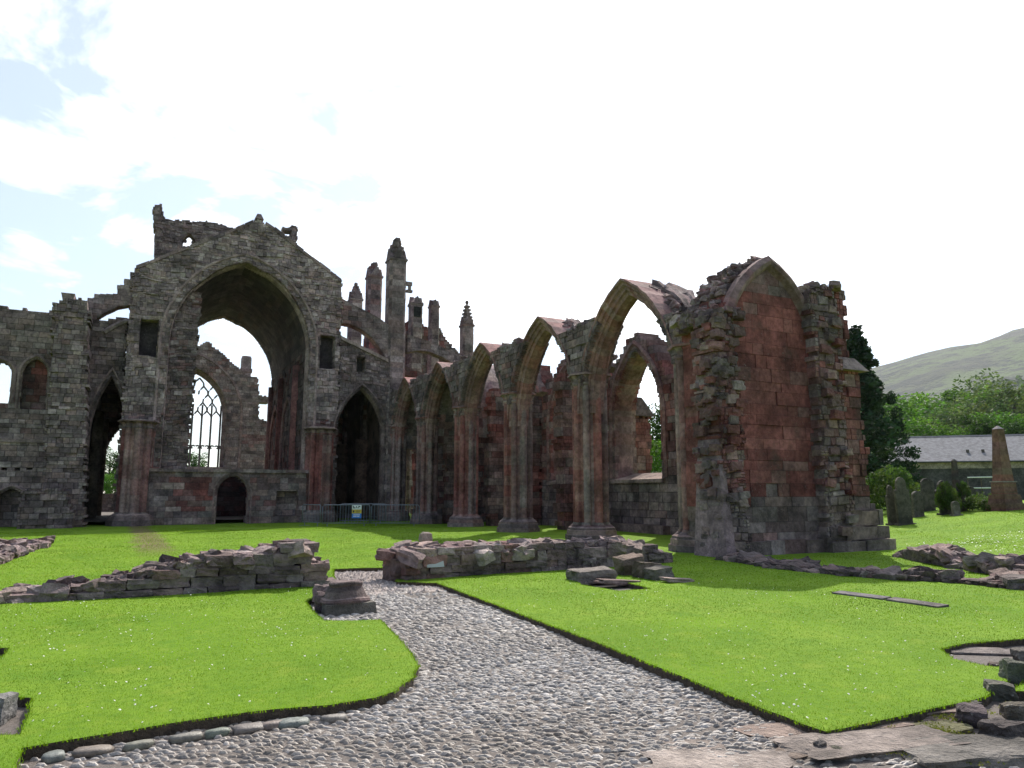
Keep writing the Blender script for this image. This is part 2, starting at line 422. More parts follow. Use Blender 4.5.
def low_wall(pts, thick, hf, ch=(.12, .2), bw=(.2, .5), z0=0., val=.8, red=.08, top=True, buff=.12):
    """dry rubble wall: pts front line left to right, hf(s in 0..1) height; thickness goes away from the camera"""
    mb = MB(); P = [Vector((x, y, 0)) for x, y in pts]
    seg = [(P[i + 1] - P[i]).length for i in range(len(P) - 1)]; L = sum(seg)
    def at(s):
        d = s
        for i, l in enumerate(seg):
            if d <= l or i == len(seg) - 1:
                t = (P[i + 1] - P[i]).normalized(); return P[i] + t * d, t
            d -= l
    z = z0; hm = max(hf(i / 60) for i in range(61))
    while z < z0 + hm:
        h = rnd.uniform(*ch); s = -rnd.uniform(0, .2)
        while s < L:
            wd = rnd.uniform(*bw); sm = min(max(s + wd / 2, 0), L)
            if z + h * .5 < z0 + hf(sm / L):
                p, t = at(sm); nrm = Vector((-t.y, t.x, 0)); a = math.atan2(t.y, t.x)
                for dd in (.16, thick - .16):
                    c = p + nrm * (dd + rnd.uniform(-.03, .03))
                    stone(mb, (c.x, c.y, z + h / 2), (wd * 1.0, .40, h * 1.0), a + rnd.uniform(-.03, .03), 4, .09, .1, scol(c.x, c.y, z, red, buff, val), .05)
            s += wd
        z += h
    s = 0
    while s < L:                                      # rubble core, and loose rough top
        p, t = at(s); nrm = Vector((-t.y, t.x, 0)); a = math.atan2(t.y, t.x); H = hf(s / L)
        wd = .35
        if H > .24:
            c = p + nrm * thick / 2
            stone(mb, (c.x, c.y, z0 + H * .36), (.42, thick * .6, H * .74), a, 6, .2, .15, scol(c.x, c.y, 0, .05, .05, val * .8))
        if top:
            for _ in range(15):
                c = p + nrm * rnd.uniform(.04, thick - .04); q = rnd.uniform(.08, .2) if rnd.random() < .85 else rnd.uniform(.2, .3)
                stone(mb, (c.x + rnd.uniform(-.15, .15), c.y, z0 + H - .05 + rnd.uniform(-.07, .06)), (q * 1.6, q * 1.25, q * .75), rnd.uniform(0, 3), 3, .25, .3, scol(c.x, c.y, 1, red - .12, .35, val * 1.35), .35)  # top stones tinted brighter, painting in sunlight on the wall tops
        s += wd
    return mb

# =================================================================== SETTING
A_ = Vector((18.9, 14.3)); B_ = Vector(onz(1040, 574, .1))
_t = (B_ - A_).normalized(); _n = Vector((-_t.y, _t.x));
if _n.x < 0: _n = -_n
def gz(x, y):
    """height of the turf: level nave, rising churchyard to the right"""
    d = (Vector((x, y)) - A_).dot(_n); d = min(d, (x - 18.7) * 2.4 if y > 13.5 else 1e9)
    if d <= 0: base = .056
    else:
        t = min(d / 9, 1); base = .056 + .80 * (t * t * (3 - 2 * t)) + .15 * min(d / 2, 1)
    base += .022 * nz(x, y, 0, .35) + .05 * nz(x, y, 3, .09) * min(1, max(0, (y - 9) / 20))
    if y > 30 and x < 18: base -= .12 * min(1, (y - 30) / 8)
    return base
def Z1(*p): return [onz(x, y, .1) for x, y in p]
path_poly = Z1((437, 580), (500, 602), (560, 625), (630, 652), (700, 678), (765, 702), (825, 723), (880, 712), (940, 700), (985, 690), (1003, 676), (1040, 664)) + \
    [(6.2, 3.6), (9, 1.5), (9, -4), (-5, -4), (-4.5, 5.2)] + \
    Z1((-40, 790), (14, 768), (24, 741), (60, 734), (120, 725), (200, 712), (270, 703), (330, 698), (375, 691), (395, 685), (412, 672), (418, 661), (410, 648), (396, 632), (381, 616), (352, 617), (324, 617), (313, 608), (305, 599), (330, 590), (336, 586), (333, 567), (365, 566), (397, 566), (397, 579))
pits = [Z1((-60, 740), (0, 728), (22, 727), (34, 692), (0, 690), (-60, 690)),
        Z1((-60, 672), (0, 655), (10, 643), (-60, 643)),
        Z1((940, 643), (965, 638), (1030, 634), (1090, 640), (1090, 668), (1022, 664), (985, 660), (952, 653)),
        Z1((575, 578), (600, 575), (640, 583), (650, 586), (618, 588), (580, 582)),
        Z1((828, 589.6), (846, 588.8), (948, 602.2), (941, 603.6))]
def lawn_mesh():
    X0, X1, Y0, Y1 = -70, 130, -8, 150
    V = [(X0, Y0), (X1, Y0), (X1, Y1), (X0, Y1)]; E = [(0, 1), (1, 2), (2, 3), (3, 0)]
    holes = [path_poly] + pits
    for h in holes:
        b = len(V); h2 = []
        for i, p in enumerate(h):
            q = h[(i + 1) % len(h)]; L = math.dist(p, q); k = max(1, min(60, int(L / .16)))
            for j in range(k):
                x = p[0] + (q[0] - p[0]) * j / k; y = p[1] + (q[1] - p[1]) * j / k
                h2.append((x + .022 * nz(x, y, 1, 4.1), y + .022 * nz(x, y, 9, 4.1)))
        V += h2; E += [(b + i, b + (i + 1) % len(h2)) for i in range(len(h2))]
        h[:] = h2
    for i in range(0, 66):
        for j in range(0, 52):
            x, y = X0 + 3 * i + 1.1, Y0 + 3 * j + 1.3
            if X0 < x < X1 and Y0 < y < Y1: V.append((x, y))
    for i in range(52):
        for j in range(40):
            V.append((-4 + i * .75 + .11, 3 + j * .75 + .07))
    r = delaunay_2d_cdt([Vector(v) for v in V], E, [], 0, 1e-5)
    vv = [(p.x, p.y, gz(p.x, p.y)) for p in r[0]]
    ff = []
    for f in r[2]:
        cx = sum(r[0][i].x for i in f) / 3; cy = sum(r[0][i].y for i in f) / 3
        if any(inpoly(h, cx, cy) for h in holes): continue
        ff.append(tuple(f))
    me = bpy.data.meshes.new('lawn'); me.from_pydata(vv, [], ff)
    me.polygons.foreach_set('use_smooth', [True] * len(ff)); me.materials.append(M['lawn'])
    o = bpy.data.objects.new('lawn', me); COL.objects.link(o); tag(o, kind='structure')
    mb = MB()                                        # cut turf edges
    for h in holes:
        for i in range(len(h)):
            p, q = h[i], h[(i + 1) % len(h)]
            b = len(mb.v)
            mb.v += [(*p, gz(*p) - .001), (*q, gz(*q) - .001), (q[0], q[1], -.06), (p[0], p[1], -.06)]
            mb.f.append((b, b + 1, b + 2, b + 3)); mb.c.append((.05, .04, .03))
    o = mb.build('turf_edge', M['soil']); tag(o, kind='structure')
lawn_mesh()
mb = MB(); mb.v = [(-4200, -800, -.08), (4200, -800, -.08), (4200, 5500, -.08), (-4200, 5500, -.08)]; mb.f = [(0, 1, 2, 3)]; mb.c = [(.1, .1, .05)]
tag(mb.build('ground', M['earth']), kind='structure')
mb = MB(); b0 = 0
for i in range(60):
    for j in range(60):
        x, y = -8 + i * .35, -6 + j * .4; mb.v.append((x, y, -.019 + .012 * nz(x, y, 0, 1.7)))
for i in range(59):
    for j in range(59): mb.f.append((i * 60 + j, (i + 1) * 60 + j, (i + 1) * 60 + j + 1, i * 60 + j + 1)); mb.c.append((.12, .10, .088))
tag(mb.build('soil', M['gravel'], smooth=True), kind='structure')

# ---- cobbled path: every cobble a small dome, set on edge in rows
def cobbles():
    V = []; F = []; C = []
    rr = np.random.RandomState(5)
    r3 = Vector((math.cos(YAW), -math.sin(YAW))); f3 = Vector((math.sin(YAW), math.cos(YAW)))
    nu, nv = 4, 4; tpl = []
    for j in range(nv):
        for i in range(nu):
            a = -1 + 2 * i / (nu - 1); c = -1 + 2 * j / (nv - 1); rim = max(abs(a), abs(c))
            k = 1.0 if rim < .99 else .92
            q = math.sqrt(a * a + c * c)
            if q > 1: a, c = a / q * (1 + .16 * (q - 1)), c / q * (1 + .16 * (q - 1))
            tpl.append((a * k, c * k, (1 - min(q, 1) ** 3.2)))
    tf = [(j * nu + i, j * nu + i + 1, (j + 1) * nu + i + 1, (j + 1) * nu + i) for j in range(nv - 1) for i in range(nu - 1)]
    s = 2.2
    while s < 13.4:
        u = -5.2 + rr.uniform(0, .1); pitch = rr.uniform(.023, .036) * (1.25 if s > 8.5 else 1)
        while u < 4.2:
            ln = rr.uniform(.05, .135) * (1.25 if s > 8.5 else 1)
            if rr.rand() < .04: ln *= 1.4
            wob = .10 * nz(u, s, 2, .5) + .02 * rr.randn()
            p = r3 * (u + ln / 2) + f3 * (s + wob + .35 * nz(u, s, 5, .22))
            x, y = p.x, p.y
            wd = pitch * rr.uniform(.7, .98)
            u += ln * .97
            if y < 2.2 or not inpoly(path_poly, x, y): continue
            if x > 4.6 + .9 * nz(x, y, 0, 1) and y < 4.2: continue
            d = math.hypot(x, y)
            if d > 15: continue
            bare = nz(x, y, 4, .6) > .42 or (rr.rand() < .03)
            if bare and rr.rand() < .55: continue
            h = rr.uniform(.010, .026); an = -YAW + .35 * nz(x, y, 8, .45) + rr.randn() * .16
            ca, sa = math.cos(an), math.sin(an); zb = -.022 + .012 * nz(x, y, 0, 1.7)
            tl = rr.randn() * .10; tl2 = rr.randn() * .14
            g = rr.uniform(.55, 1.25); c = (.37 * g, .333 * g, .303 * g)
            q = rr.rand()
            if q < .10: c = (.29 * g, .25 * g, .225 * g)
            elif q < .2: c = (.21 * g, .19 * g, .18 * g)
            elif q < -1: c = (.21 * g, .19 * g, .18 * g)
            elif q < .25: c = (.46 * g, .425 * g, .395 * g)
            dm = min(1, max(0, .15 + 1.1 * nz(x, y, 12, .7) + rr.randn() * .2 + (.35 if d < 5.2 else 0))); c = tuple(c[i] * (1 - dm) + (.25, .205, .165)[i] * g * dm for i in range(3))
            b = len(V)
            for a, e, t in tpl:
                lx = a * ln / 2 * (1 + rr.uniform(-.09, .09)); ly = e * wd / 2 * (1 + rr.uniform(-.09, .09))
                V.append((x + lx * ca - ly * sa, y + lx * sa + ly * ca, zb + t * h + lx * tl + ly * tl2))
            for f in tf: F.append(tuple(b + i for i in f)); C.append(c)
        s += pitch
    mb = MB(); mb.v, mb.f, mb.c = V, F, C
    tag(mb.build('path', M['cobble'], smooth=True), kind='structure')
cobbles()
mb = MB()                                             # gravel in the gap between the two low walls
gp = Z1((336, 587), (334, 567), (396, 567), (397, 588), (380, 597), (350, 594))
for k in range(5200):
    x = rnd.uniform(2.3, 5.2); y = rnd.uniform(10.8, 17.2)
    if not inpoly(path_poly, x, y): continue
    q = rnd.uniform(.018, .05); g = rnd.uniform(.6, 1.25); c = (.40 * g, .34 * g, .31 * g)
    if y < 12.6 and rnd.random() < (12.6 - y) / 1.2: continue
    b = len(mb.v); zz_ = -.012 + .012 * nz(x, y, 0, 1.5)
    for i in range(5):
        a = i * 1.2566 + rnd.uniform(-.3, .3); mb.v.append((x + q * math.cos(a), y + q * math.sin(a), zz_))
    mb.v.append((x + rnd.uniform(-.3, .3) * q, y, zz_ + q * rnd.uniform(.5, 1)))
    for i in range(5): mb.f.append((b + i, b + (i + 1) % 5, b + 5)); mb.c.append(c)
tag(mb.build('gravel', M['gravel'], smooth=False), kind='stuff')
mb = MB(); b = len(mb.v)
mb.v += [(2.2, 11.6, -.013), (5.4, 11.6, -.013), (5.4, 17.6, -.013), (2.2, 17.6, -.013)]; mb.f.append((0, 1, 2, 3)); mb.c.append((.34, .28, .25))
tag(mb.build('gravel_bed', M['gravel']), kind='structure')

# ---- grass blades and daisies
def grass():
    rs = np.random.RandomState(3)
    holes = [np.array(h) for h in [path_poly] + pits]
    def inside(P, poly):
        r = np.zeros(len(P), bool); j = len(poly) - 1
        x, y = P[:, 0], P[:, 1]
        for i in range(len(poly)):
            a, b = poly[i], poly[j]
            c = ((a[1] > y) != (b[1] > y))
            r ^= c & (x < (b[0] - a[0]) * (y - a[1]) / (b[1] - a[1] + 1e-12) + a[0]); j = i
        return r
    th_all = []; 
    # density falls with distance: sample in polar coordinates round the eye point
    n = 640000
    d = 3.6 + (46 - 3.6) * rs.rand(n) ** 2.1
    az = YAW + np.radians(rs.uniform(-39, 40, n))
    P = np.stack([d * np.sin(az), d * np.cos(az)], 1)
    keep = np.ones(n, bool)
    for h in holes: keep &= ~inside(P, h)
    keep &= ~((P[:, 0] > 12.3) & (P[:, 0] < 18.6) & (P[:, 1] > 13.2))
    keep &= ~(P[:, 1] > 42.5)
    P = P[keep]; d = d[keep]; m = len(P)
    z = np.array([gz(x, y) for x, y in P])
    h = rs.uniform(.005, .015, m) * np.clip(d / 10, .8, 1.25); wd = np.clip(.0026 * d / 5, .0024, .014)
    E = []                                             # longer blades hanging over the cut edges
    for hh in holes:
        for i in range(len(hh)):
            p, q = hh[i], hh[(i + 1) % len(hh)]
            if math.hypot(p[0], p[1]) > 16: continue
            for k in range(int(np.linalg.norm(q - p) * 170) + 1): E.append(p + (q - p) * rs.rand() + rs.randn(2) * .012)
    E = np.array(E); P = np.concatenate([P, E]); m0 = m; m = len(P)
    z = np.concatenate([z, [gz(x, y) - .006 for x, y in E]]); h = np.concatenate([h, rs.uniform(.01, .03, len(E))]); wd = np.concatenate([wd, np.full(len(E), .0045)])
    a = rs.uniform(0, 2 * np.pi, m); ln = rs.uniform(0, .8, m) * h; la = rs.uniform(0, 2 * np.pi, m)
    V = np.empty((m, 3, 3), np.float32)
    V[:, 0] = np.stack([P[:, 0] - np.cos(a) * wd, P[:, 1] - np.sin(a) * wd, z - .004], 1)
    V[:, 1] = np.stack([P[:, 0] + np.cos(a) * wd, P[:, 1] + np.sin(a) * wd, z - .004], 1)
    V[:, 2] = np.stack([P[:, 0] + np.cos(la) * ln, P[:, 1] + np.sin(la) * ln, z + h], 1)
    me = bpy.data.meshes.new('grass'); me.vertices.add(3 * m); me.loops.add(3 * m); me.polygons.add(m)
    me.vertices.foreach_set('co', V.ravel()); me.loops.foreach_set('vertex_index', np.arange(3 * m, dtype=np.int32))
    me.polygons.foreach_set('loop_start', np.arange(0, 3 * m, 3, dtype=np.int32))
    me.update(calc_edges=True)
    at = me.attributes.new('tint', 'FLOAT_COLOR', 'FACE'); C = np.ones((m, 4), np.float32)
    pn = np.array([noise.noise(Vector((x * .8, y * .8, 3.))) for x, y in P]); k = rs.uniform(.6, 1.25, m) * (1 + .5 * np.clip(pn, -.6, .6))
    C[:, 0] = .165 * k; C[:, 1] = .278 * k; C[:, 2] = .018 * k
    q = rs.rand(m) < .06; C[q, 0] = .22; C[q, 1] = .22; C[q, 2] = .06
    at.data.foreach_set('color', C.ravel()); me.materials.append(M['blade'])
    o = bpy.data.objects.new('grass', me); COL.objects.link(o); tag(o, 'short bright green turf grass on the lawns', kind='stuff')
    # daisies in loose patches
    mb = MB(); spots = []
    cl = [(rs.uniform(4.5, 13), rs.uniform(-37, 38)) for _ in range(170)]
    for cdist, caz in cl:
        for _ in range(rs.randint(2, 9)):
            az = YAW + math.radians(caz + rs.randn() * 1.3); dd = cdist + rs.randn() * .35
            spots.append((dd * math.sin(az), dd * math.cos(az), .0075))
    for _ in range(4200):                              # daisied churchyard bank on the right
        t = rs.uniform(0, 14); s_ = rs.uniform(.6, 13)
        p = A_ + _t * t + _n * s_; spots.append((p.x, p.y, .016))
    for x, y, q in spots:
        if any(inpoly(h, x, y) for h in [path_poly] + pits) or (12.3 < x < 18.6 and y > 13.2): continue
        zc = gz(x, y) + rs.uniform(.02, .04); b = len(mb.v); q *= rs.uniform(.7, 1.3)
        for i in range(6):
            an = i * math.pi / 3; mb.v.append((x + q * math.cos(an), y + q * math.sin(an), zc + .004 * math.sin(an + x * 9)))
        mb.v.append((x, y, zc + .004))
        for i in range(6): mb.f.append((b + i, b + (i + 1) % 6, b + 6)); mb.c.append((.62, .62, .56))
    tag(mb.build('daisies', M['paint']), 'small white daisies scattered in the turf', kind='stuff')
grass()

# ---- hill beyond the churchyard
def hill():
    c = atd(1130, 493, 1700); mb = MB(); n = 90
    cx, cy = c[0], c[1]; S = 2600
    for i in range(n + 1):
        for j in range(n + 1):
            x = cx - S + 2 * S * i / n; y = cy - S * .62 + 2 * S * .9 * j / n
            d2 = ((x - cx) ** 2 + (y - cy) ** 2)
            h = 432 * math.exp(-d2 / (2 * 640 ** 2) * .78)
            h *= 1 + .10 * nz(x, y, 0, .0022) + .03 * nz(x, y, 4, .009)
            h -= 24; h = max(h, -1.2)
            mb.v.append((x, y, h))
    for i in range(n):
        for j in range(n):
            mb.f.append((i * (n + 1) + j, (i + 1) * (n + 1) + j, (i + 1) * (n + 1) + j + 1, i * (n + 1) + j + 1)); mb.c.append((.1, .1, .06))
    tag(mb.build('hill', M['hill'], smooth=True), kind='structure')
hill()

# =================================================================== ABBEY RUIN
YF = 43.0
def F(*pp, Y=YF): return [ony(x, y, Y) for x, y in pp]
def fx(px, py=430, Y=YF): return ony(px, py, Y)[0]
def fz(py, px=250, Y=YF): return ony(px, py, Y)[1]
g_rub = dict(ch=(.1, .3), bw=(.13, .5), relief=.06, rough=.025, bev=.016, jt=.75, warp=.13)
g_ash = dict(ch=(.24, .36), bw=(.35, .8), relief=.018, rough=.006, bev=.010)

# ---- lofted pier with clustered shafts
def shaft_r(th, r, n=8, lob=.2):
    best = r * .74
    for k in range(n):
        a = 2 * math.pi * k / n - th; cdist = r * (1 - lob); q = r * lob
        s = cdist * math.sin(a)
        if abs(s) < q and math.cos(a) > 0: best = max(best, cdist * math.cos(a) + math.sqrt(q * q - s * s))
    return best
def pier(parent, x, y, r=.62, zc=5.35, red=.45, z0=-.3, base=.62, val=1.0):
    nseg = 96; TH = [2 * math.pi * k / nseg for k in range(nseg)]
    RR = [shaft_r(t, r) for t in TH]
    def ring(z, k=1.0, mode=0, jit=0):
        out = []
        for t, q in zip(TH, RR):
            if mode == 1: q = r * (1.02 + .06 * math.cos(8 * t)) * k
            elif mode == 2: q = r * k / max(abs(math.cos(t % (math.pi / 4) - math.pi / 8)), .5) * math.cos(math.pi / 8) * 1.06
            else: q = q * k
            out.append((x + q * math.cos(t), y + q * math.sin(t), z))
        return out
    mb = MB()                                         # base: octagonal plinth and roll mouldings
    rs = [ring(z0, 1.42, 2), ring(base * .35, 1.40, 2), ring(base * .36, 1.32, 2), ring(base * .6, 1.30, 2), ring(base * .62, 1.22, 1), ring(base * .72, 1.22, 1), ring(base * .78, 1.12, 1), ring(base * .86, 1.14), ring(base * .9, 1.06), ring(base, 1.02)]
    cb = [scol(x, y, i * 2, .12, .2, .9 * val) for i in range(12)]
    mb.loft(rs, lambda i, k: cb[i]); base_mb = mb
    mb = MB(); rings = []; cc = []; z = base; SH = [scol(x + g * 5, y, g, red + rnd.uniform(-.3, .35), .4, 1.05 * val * rnd.uniform(.85, 1.15), .4) for g in range(8)]
    while z < zc - .02:
        h = rnd.uniform(.3, .46); z2 = min(z + h, zc)
        rings += [ring(z + .008), ring(z2 - .008), ring(z2 - .004, .985), ring(z2 + .004, .985)]
        cols = {}
        for g in range(8):
            c_ = scol(x + g * 3, y + g, z, red, .24, 1.05 * val); b_ = SH[g]; cols[g] = tuple(.35 * c_[i] + .65 * b_[i] for i in range(3))
        cc.append(cols); z = z2
    ph = rnd.randint(0, 7)
    mb.loft(rings, lambda i, k: cc[min(i // 4, len(cc) - 1)][((k + ph) % nseg) * 8 // nseg]); pr = mb.build('pier', M['smooth'], parent); base_mb.build('base', M['smooth'], pr)
    mb = MB()
    rs = [ring(zc - .05, 1.0), ring(zc + .0, 1.06), ring(zc + .05, 1.06), ring(zc + .07, .98), ring(zc + .2, 1.02), ring(zc + .29, 1.14), ring(zc + .31, 1.16, 1), ring(zc + .37, 1.16, 1), ring(zc + .38, 1.08, 1), ring(zc + .42, 1.06, 1)]
    cb = [scol(x, y, i * 2 + 4, .25, .25, val) for i in range(12)]
    mb.loft(rs, lambda i, k: cb[i]); mb.build('capital', M['smooth'], pr)

# ---- hall with the great gable arch
hall = empty('abbey_hall', (4.1, YF, 0), 'tall grey ruined church hall with pointed gable over one great dark arch', 'church ruin')
big = Arch(4.15, 3.66, 9.9, fz(264) - 9.9, 2.4)
gout = [(-1.65, -.4), (9.75, -.4), (9.75, fz(300, 342))] + F((342, 281), (320, 264), (296, 246), (275, 229), (266, 223)) + F((260, 218), (254, 221), (226, 233), (200, 243), (180, 250), (150, 262), (136, 267)) + [(-1.65, fz(268, 136) - .3)]
def gcol(x, y, z):
    return scol(x, y, z, -.02 + (.28 if z < 6 else 0),   .2, 1.4 if z > 6 else 1.0)
nL = Rect(*[fx(142, 337), fx(155, 337)], fz(353, 148), fz(321, 148)); nR = Rect(fx(322, 350), fx(333, 350), fz(368, 327), fz(337, 327))
gw = wall('gable_wall', hall, planeY(YF), gout, 'rubble', holes=[big, nL, nR, Rect(.5, 7.8, -.5, 2.5)], thick=1.1, hole_off=.12, colf=gcol, **g_rub)
for h in (nL, nR):
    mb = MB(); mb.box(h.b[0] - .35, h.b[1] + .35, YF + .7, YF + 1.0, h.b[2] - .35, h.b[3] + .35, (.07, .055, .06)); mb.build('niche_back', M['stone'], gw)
mb = MB(); arch_ring(mb, big, orders(.62, .6, 3, .09), planeY(YF), 22, 2.6, .08, .5, 1.4); mb.build('arch_moulding', M['smooth'], gw)
mb = MB(); q = F((254, 222), (260, 214), (266, 223))
mb.quadbox([(4.45, YF - .08, fz(219, 258)), (4.95, YF - .08, fz(219, 258)), (4.95, YF + .9, fz(219, 258)), (4.45, YF + .9, fz(219, 258)), (4.58, YF, fz(214, 260)), (4.8, YF, fz(214, 260)), (4.8, YF + .7, fz(214, 260)), (4.58, YF + .7, fz(214, 260))], GREY[0])
mb.build('finial', M['rubble'], gw)
# weathered coping along the gable slopes
cp = F((136, 267), (150, 262), (180, 250), (200, 243), (226, 233), (254, 221))
for side in (cp, F((266, 223), (275, 229), (296, 246), (320, 264), (342, 281))):
    mb = MB()
    for i in range(len(side) - 1):
        L = math.dist(side[i], side[i + 1]); k = max(1, int(L / .55))
        for j in range(k):
            a = [side[i][m] + (side[i + 1][m] - side[i][m]) * j / k for m in (0, 1)]; b = [side[i][m] + (side[i + 1][m] - side[i][m]) * (j + .94) / k for m in (0, 1)]
            dz = rnd.uniform(.05, .16)
            mb.quadbox([(a[0], YF - .07, a[1] - .12), (b[0], YF - .07, b[1] - .12), (b[0], YF + 1.12, b[1] - .12), (a[0], YF + 1.12, a[1] - .12), (a[0], YF - .06, a[1] + dz), (b[0], YF - .06, b[1] + dz), (b[0], YF + 1.1, b[1] + dz), (a[0], YF + 1.1, a[1] + dz)], scol(a[0], YF, a[1], 0, .15))
    mb.build('coping', M['rubble'], gw)
# masonry pier filling the left side of the great arch
class NotIn:
    def __init__(s, a): s.a = a
    def inside(s, u, z, o=0): return z > 2.6 and not s.a.inside(u, z, .1)
wall('arch_infill', hall, planeY(YF + .35), [(.3, 2.3)] + F((187, 470), (190, 430), (194, 390), (197, 350), (200, 318), (203, 290)) + [(.3, 13)], 'rubble', holes=[NotIn(big)], thick=.7, colf=lambda x, y, z: scol(x, y, z, .12, .1, .95), **g_rub)
# stone screen across the foot of the arch
door = Arch(fx(232, 500), .78, 1.55, .98, -1)
rec = Rect(fx(276, 503), fx(296, 503), fz(515, 285), fz(492, 285))
so_ = [(-.15, -.4), (8.0, -.4), (8.0, 2.72), (-.15, 2.72)]
def sccol(x, y, z): return scol(x, y, z, .62 if .9 < x < 2.9 and .6 < z < 2.4 else .12, .22, 1.0)
scr = wall('screen_wall', hall, planeY(YF - .25), so_, 'stone', holes=[door, rec], thick=.5, hole_off=.05, colf=sccol, ragged=False, **g_ash)
wall('screen_back', hall, planeY(YF + .255), so_, 'stone', holes=[door], thick=.75, hole_off=.05, ragged=False, maxsplit=2, ch=(.3, .4), bw=(.5, .9), relief=.0)
mb = MB(); arch_ring(mb, door, orders(.24, .3, 2, .06), planeY(YF - .25), 10, -.3, .1, .3, 1.0); mb.build('door_moulding', M['smooth'], scr)
mb = MB(); x = -.25
while x < 8.1:
    l = rnd.uniform(.6, 1.1); mb.box(x, min(x + l - .012, 8.1), YF - .38, YF + 1.05, 2.722, 2.722 + rnd.uniform(.15, .2), scol(x, YF, 3, .05, .2)); x += l
mb.build('screen_coping', M['stone'], scr)
for xc in (-.75, 8.75): pier(hall, xc, YF + .05, .82, 5.0, .6)
# barrel vault and the hall walls behind
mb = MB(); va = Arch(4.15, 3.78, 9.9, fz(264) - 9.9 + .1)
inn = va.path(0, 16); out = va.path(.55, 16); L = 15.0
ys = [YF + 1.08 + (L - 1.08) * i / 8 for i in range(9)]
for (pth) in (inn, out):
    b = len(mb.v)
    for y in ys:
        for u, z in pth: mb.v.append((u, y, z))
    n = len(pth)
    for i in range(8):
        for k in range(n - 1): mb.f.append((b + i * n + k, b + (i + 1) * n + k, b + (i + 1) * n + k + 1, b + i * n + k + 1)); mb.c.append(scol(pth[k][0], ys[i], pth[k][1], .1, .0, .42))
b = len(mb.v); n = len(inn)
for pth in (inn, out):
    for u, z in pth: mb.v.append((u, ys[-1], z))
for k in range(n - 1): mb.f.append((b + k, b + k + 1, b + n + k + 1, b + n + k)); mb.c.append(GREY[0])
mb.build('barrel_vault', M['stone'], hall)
aL = Arch(50, 1.9, 5.5, 2.6); 
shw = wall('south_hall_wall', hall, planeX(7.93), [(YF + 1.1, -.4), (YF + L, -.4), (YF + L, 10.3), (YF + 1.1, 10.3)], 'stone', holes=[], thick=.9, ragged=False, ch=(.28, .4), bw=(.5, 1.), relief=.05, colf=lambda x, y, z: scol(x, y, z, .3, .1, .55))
for yc in (46.6, 52.4, 57.2):
    mb = MB(); mb.tube([(7.9, yc, -.3), (7.9, yc, 9.6)], .32, 10, scol(7, yc, 3, .4)); mb.build('wall_shaft', M['smooth'], shw, smooth=True)
for yc in (49.5, 54.8):
    mb = MB(); arch_ring(mb, Arch(yc, 2.0, 5.0, 2.7), [(0, -.1), (.3, -.16), (.3, .1), (0, .1)], planeX(7.93), 10, .3, .3)
    mb.build('blind_arch', M['smooth'], shw)
wall('north_hall_wall', hall, planeX(-.5), [(YF + 1.1, -.4), (YF + L, -.4), (YF + L, 10.3), (YF + 1.1, 10.3)], 'stone', thick=.86, ragged=False, ch=(.3, .42), bw=(.6, 1.1))
# upper wall of the fallen tower standing on the far end of the vault
YT = 57.3
tr_ = Arch(fx(189, 245, YT), .42, fz(243, 189, YT), .75, fz(250, 189, YT))
tout = [(-1.5, 6), (9.8, 6)] + F((296, 300), (297, 226), (283, 227), (281, 245), (270, 256), (248, 256), (237, 232), (234, 228), (222, 224), (212, 222), (206, 220), (190, 222), (178, 219), (166, 219), (163, 215), (162, 209), (161, 204), (154, 204), (155, 300), Y=YT)
tw_ = wall('tower_wall', hall, planeY(YT), tout, 'rubble', holes=[Arch(4.15, 3.8, 9.9, fz(264) - 9.8), tr_, Rect(fx(284, 233, YT), fx(291, 233, YT), fz(236, 287, YT), fz(230, 287, YT))], thick=.9, colf=lambda x, y, z: scol(x, y, z, .02, .15, .95), **g_rub)
tz = tr_.zs
for (du, dz) in ((-.3, -.28), (.3, -.28), (-.26, .22), (.26, .22)):
    mb = MB(); mb.tube([(tr_.c + du, YT + .3, tz + dz), (tr_.c + du, YT + .5, tz + dz)], .12, 8, GREY[0]); mb.build('trefoil_cusp', M['smooth'], tw_)

mb = MB(); masonry(mb, planeY(YF + 7), [(.4, -.2), (7.9, -.2), (7.9, 2.8), (.4, 2.75)], thick=.4, ch=(.25, .35), bw=(.4, .8), relief=.03, colf=lambda x, y, z: scol(x, y, z, .6, 0, .3))  # added wall, stone tinted dark so the hall behind the door looks shaded
mb.build('added_dark_wall', M['stone'], hall)

# ---- south aisle wall with the dark doorway, flyers and pinnacles
aisle = empty('aisle_wall', (11.4, YF, 0), 'grey aisle wall with tall dark pointed doorway right of the great arch', 'church wall')
gate = Arch(fx(360, 460), 1.42, 5.0, fz(389, 360) - 5.0, -1)
slit = Rect(fx(358, 364), fx(364, 364), fz(371, 361), fz(358, 361))
fw = wall('front_wall', aisle, planeY(YF + .02), [(9.752, -.4), (13.0, -.4), (13.0, fz(361, 388)), (9.752, fz(338, 341))], 'rubble', holes=[gate, slit], thick=.95, hole_off=.08, colf=lambda x, y, z: scol(x, y, z, .05, .12, .9), **g_rub)
mb = MB(); arch_ring(mb, gate, orders(.3, .5, 2, .08), planeY(YF + .02), 14, -.3, .1, .3, 1.0); mb.build('doorway_moulding', M['smooth'], fw)
mb = MB(); p, q = F((341, 338), (388, 361))
mb.quadbox([(p[0], YF - .14, p[1] - .1), (q[0], YF - .14, q[1] - .1), (q[0], YF + .9, q[1] - .1), (p[0], YF + .9, p[1] - .1), (p[0], YF - .1, p[1] + .12), (q[0], YF - .1, q[1] + .12), (q[0], YF + .9, q[1] + .12), (p[0], YF + .9, p[1] + .12)], BUFF[0]); mb.build('sloping_coping', M['smooth'], fw)
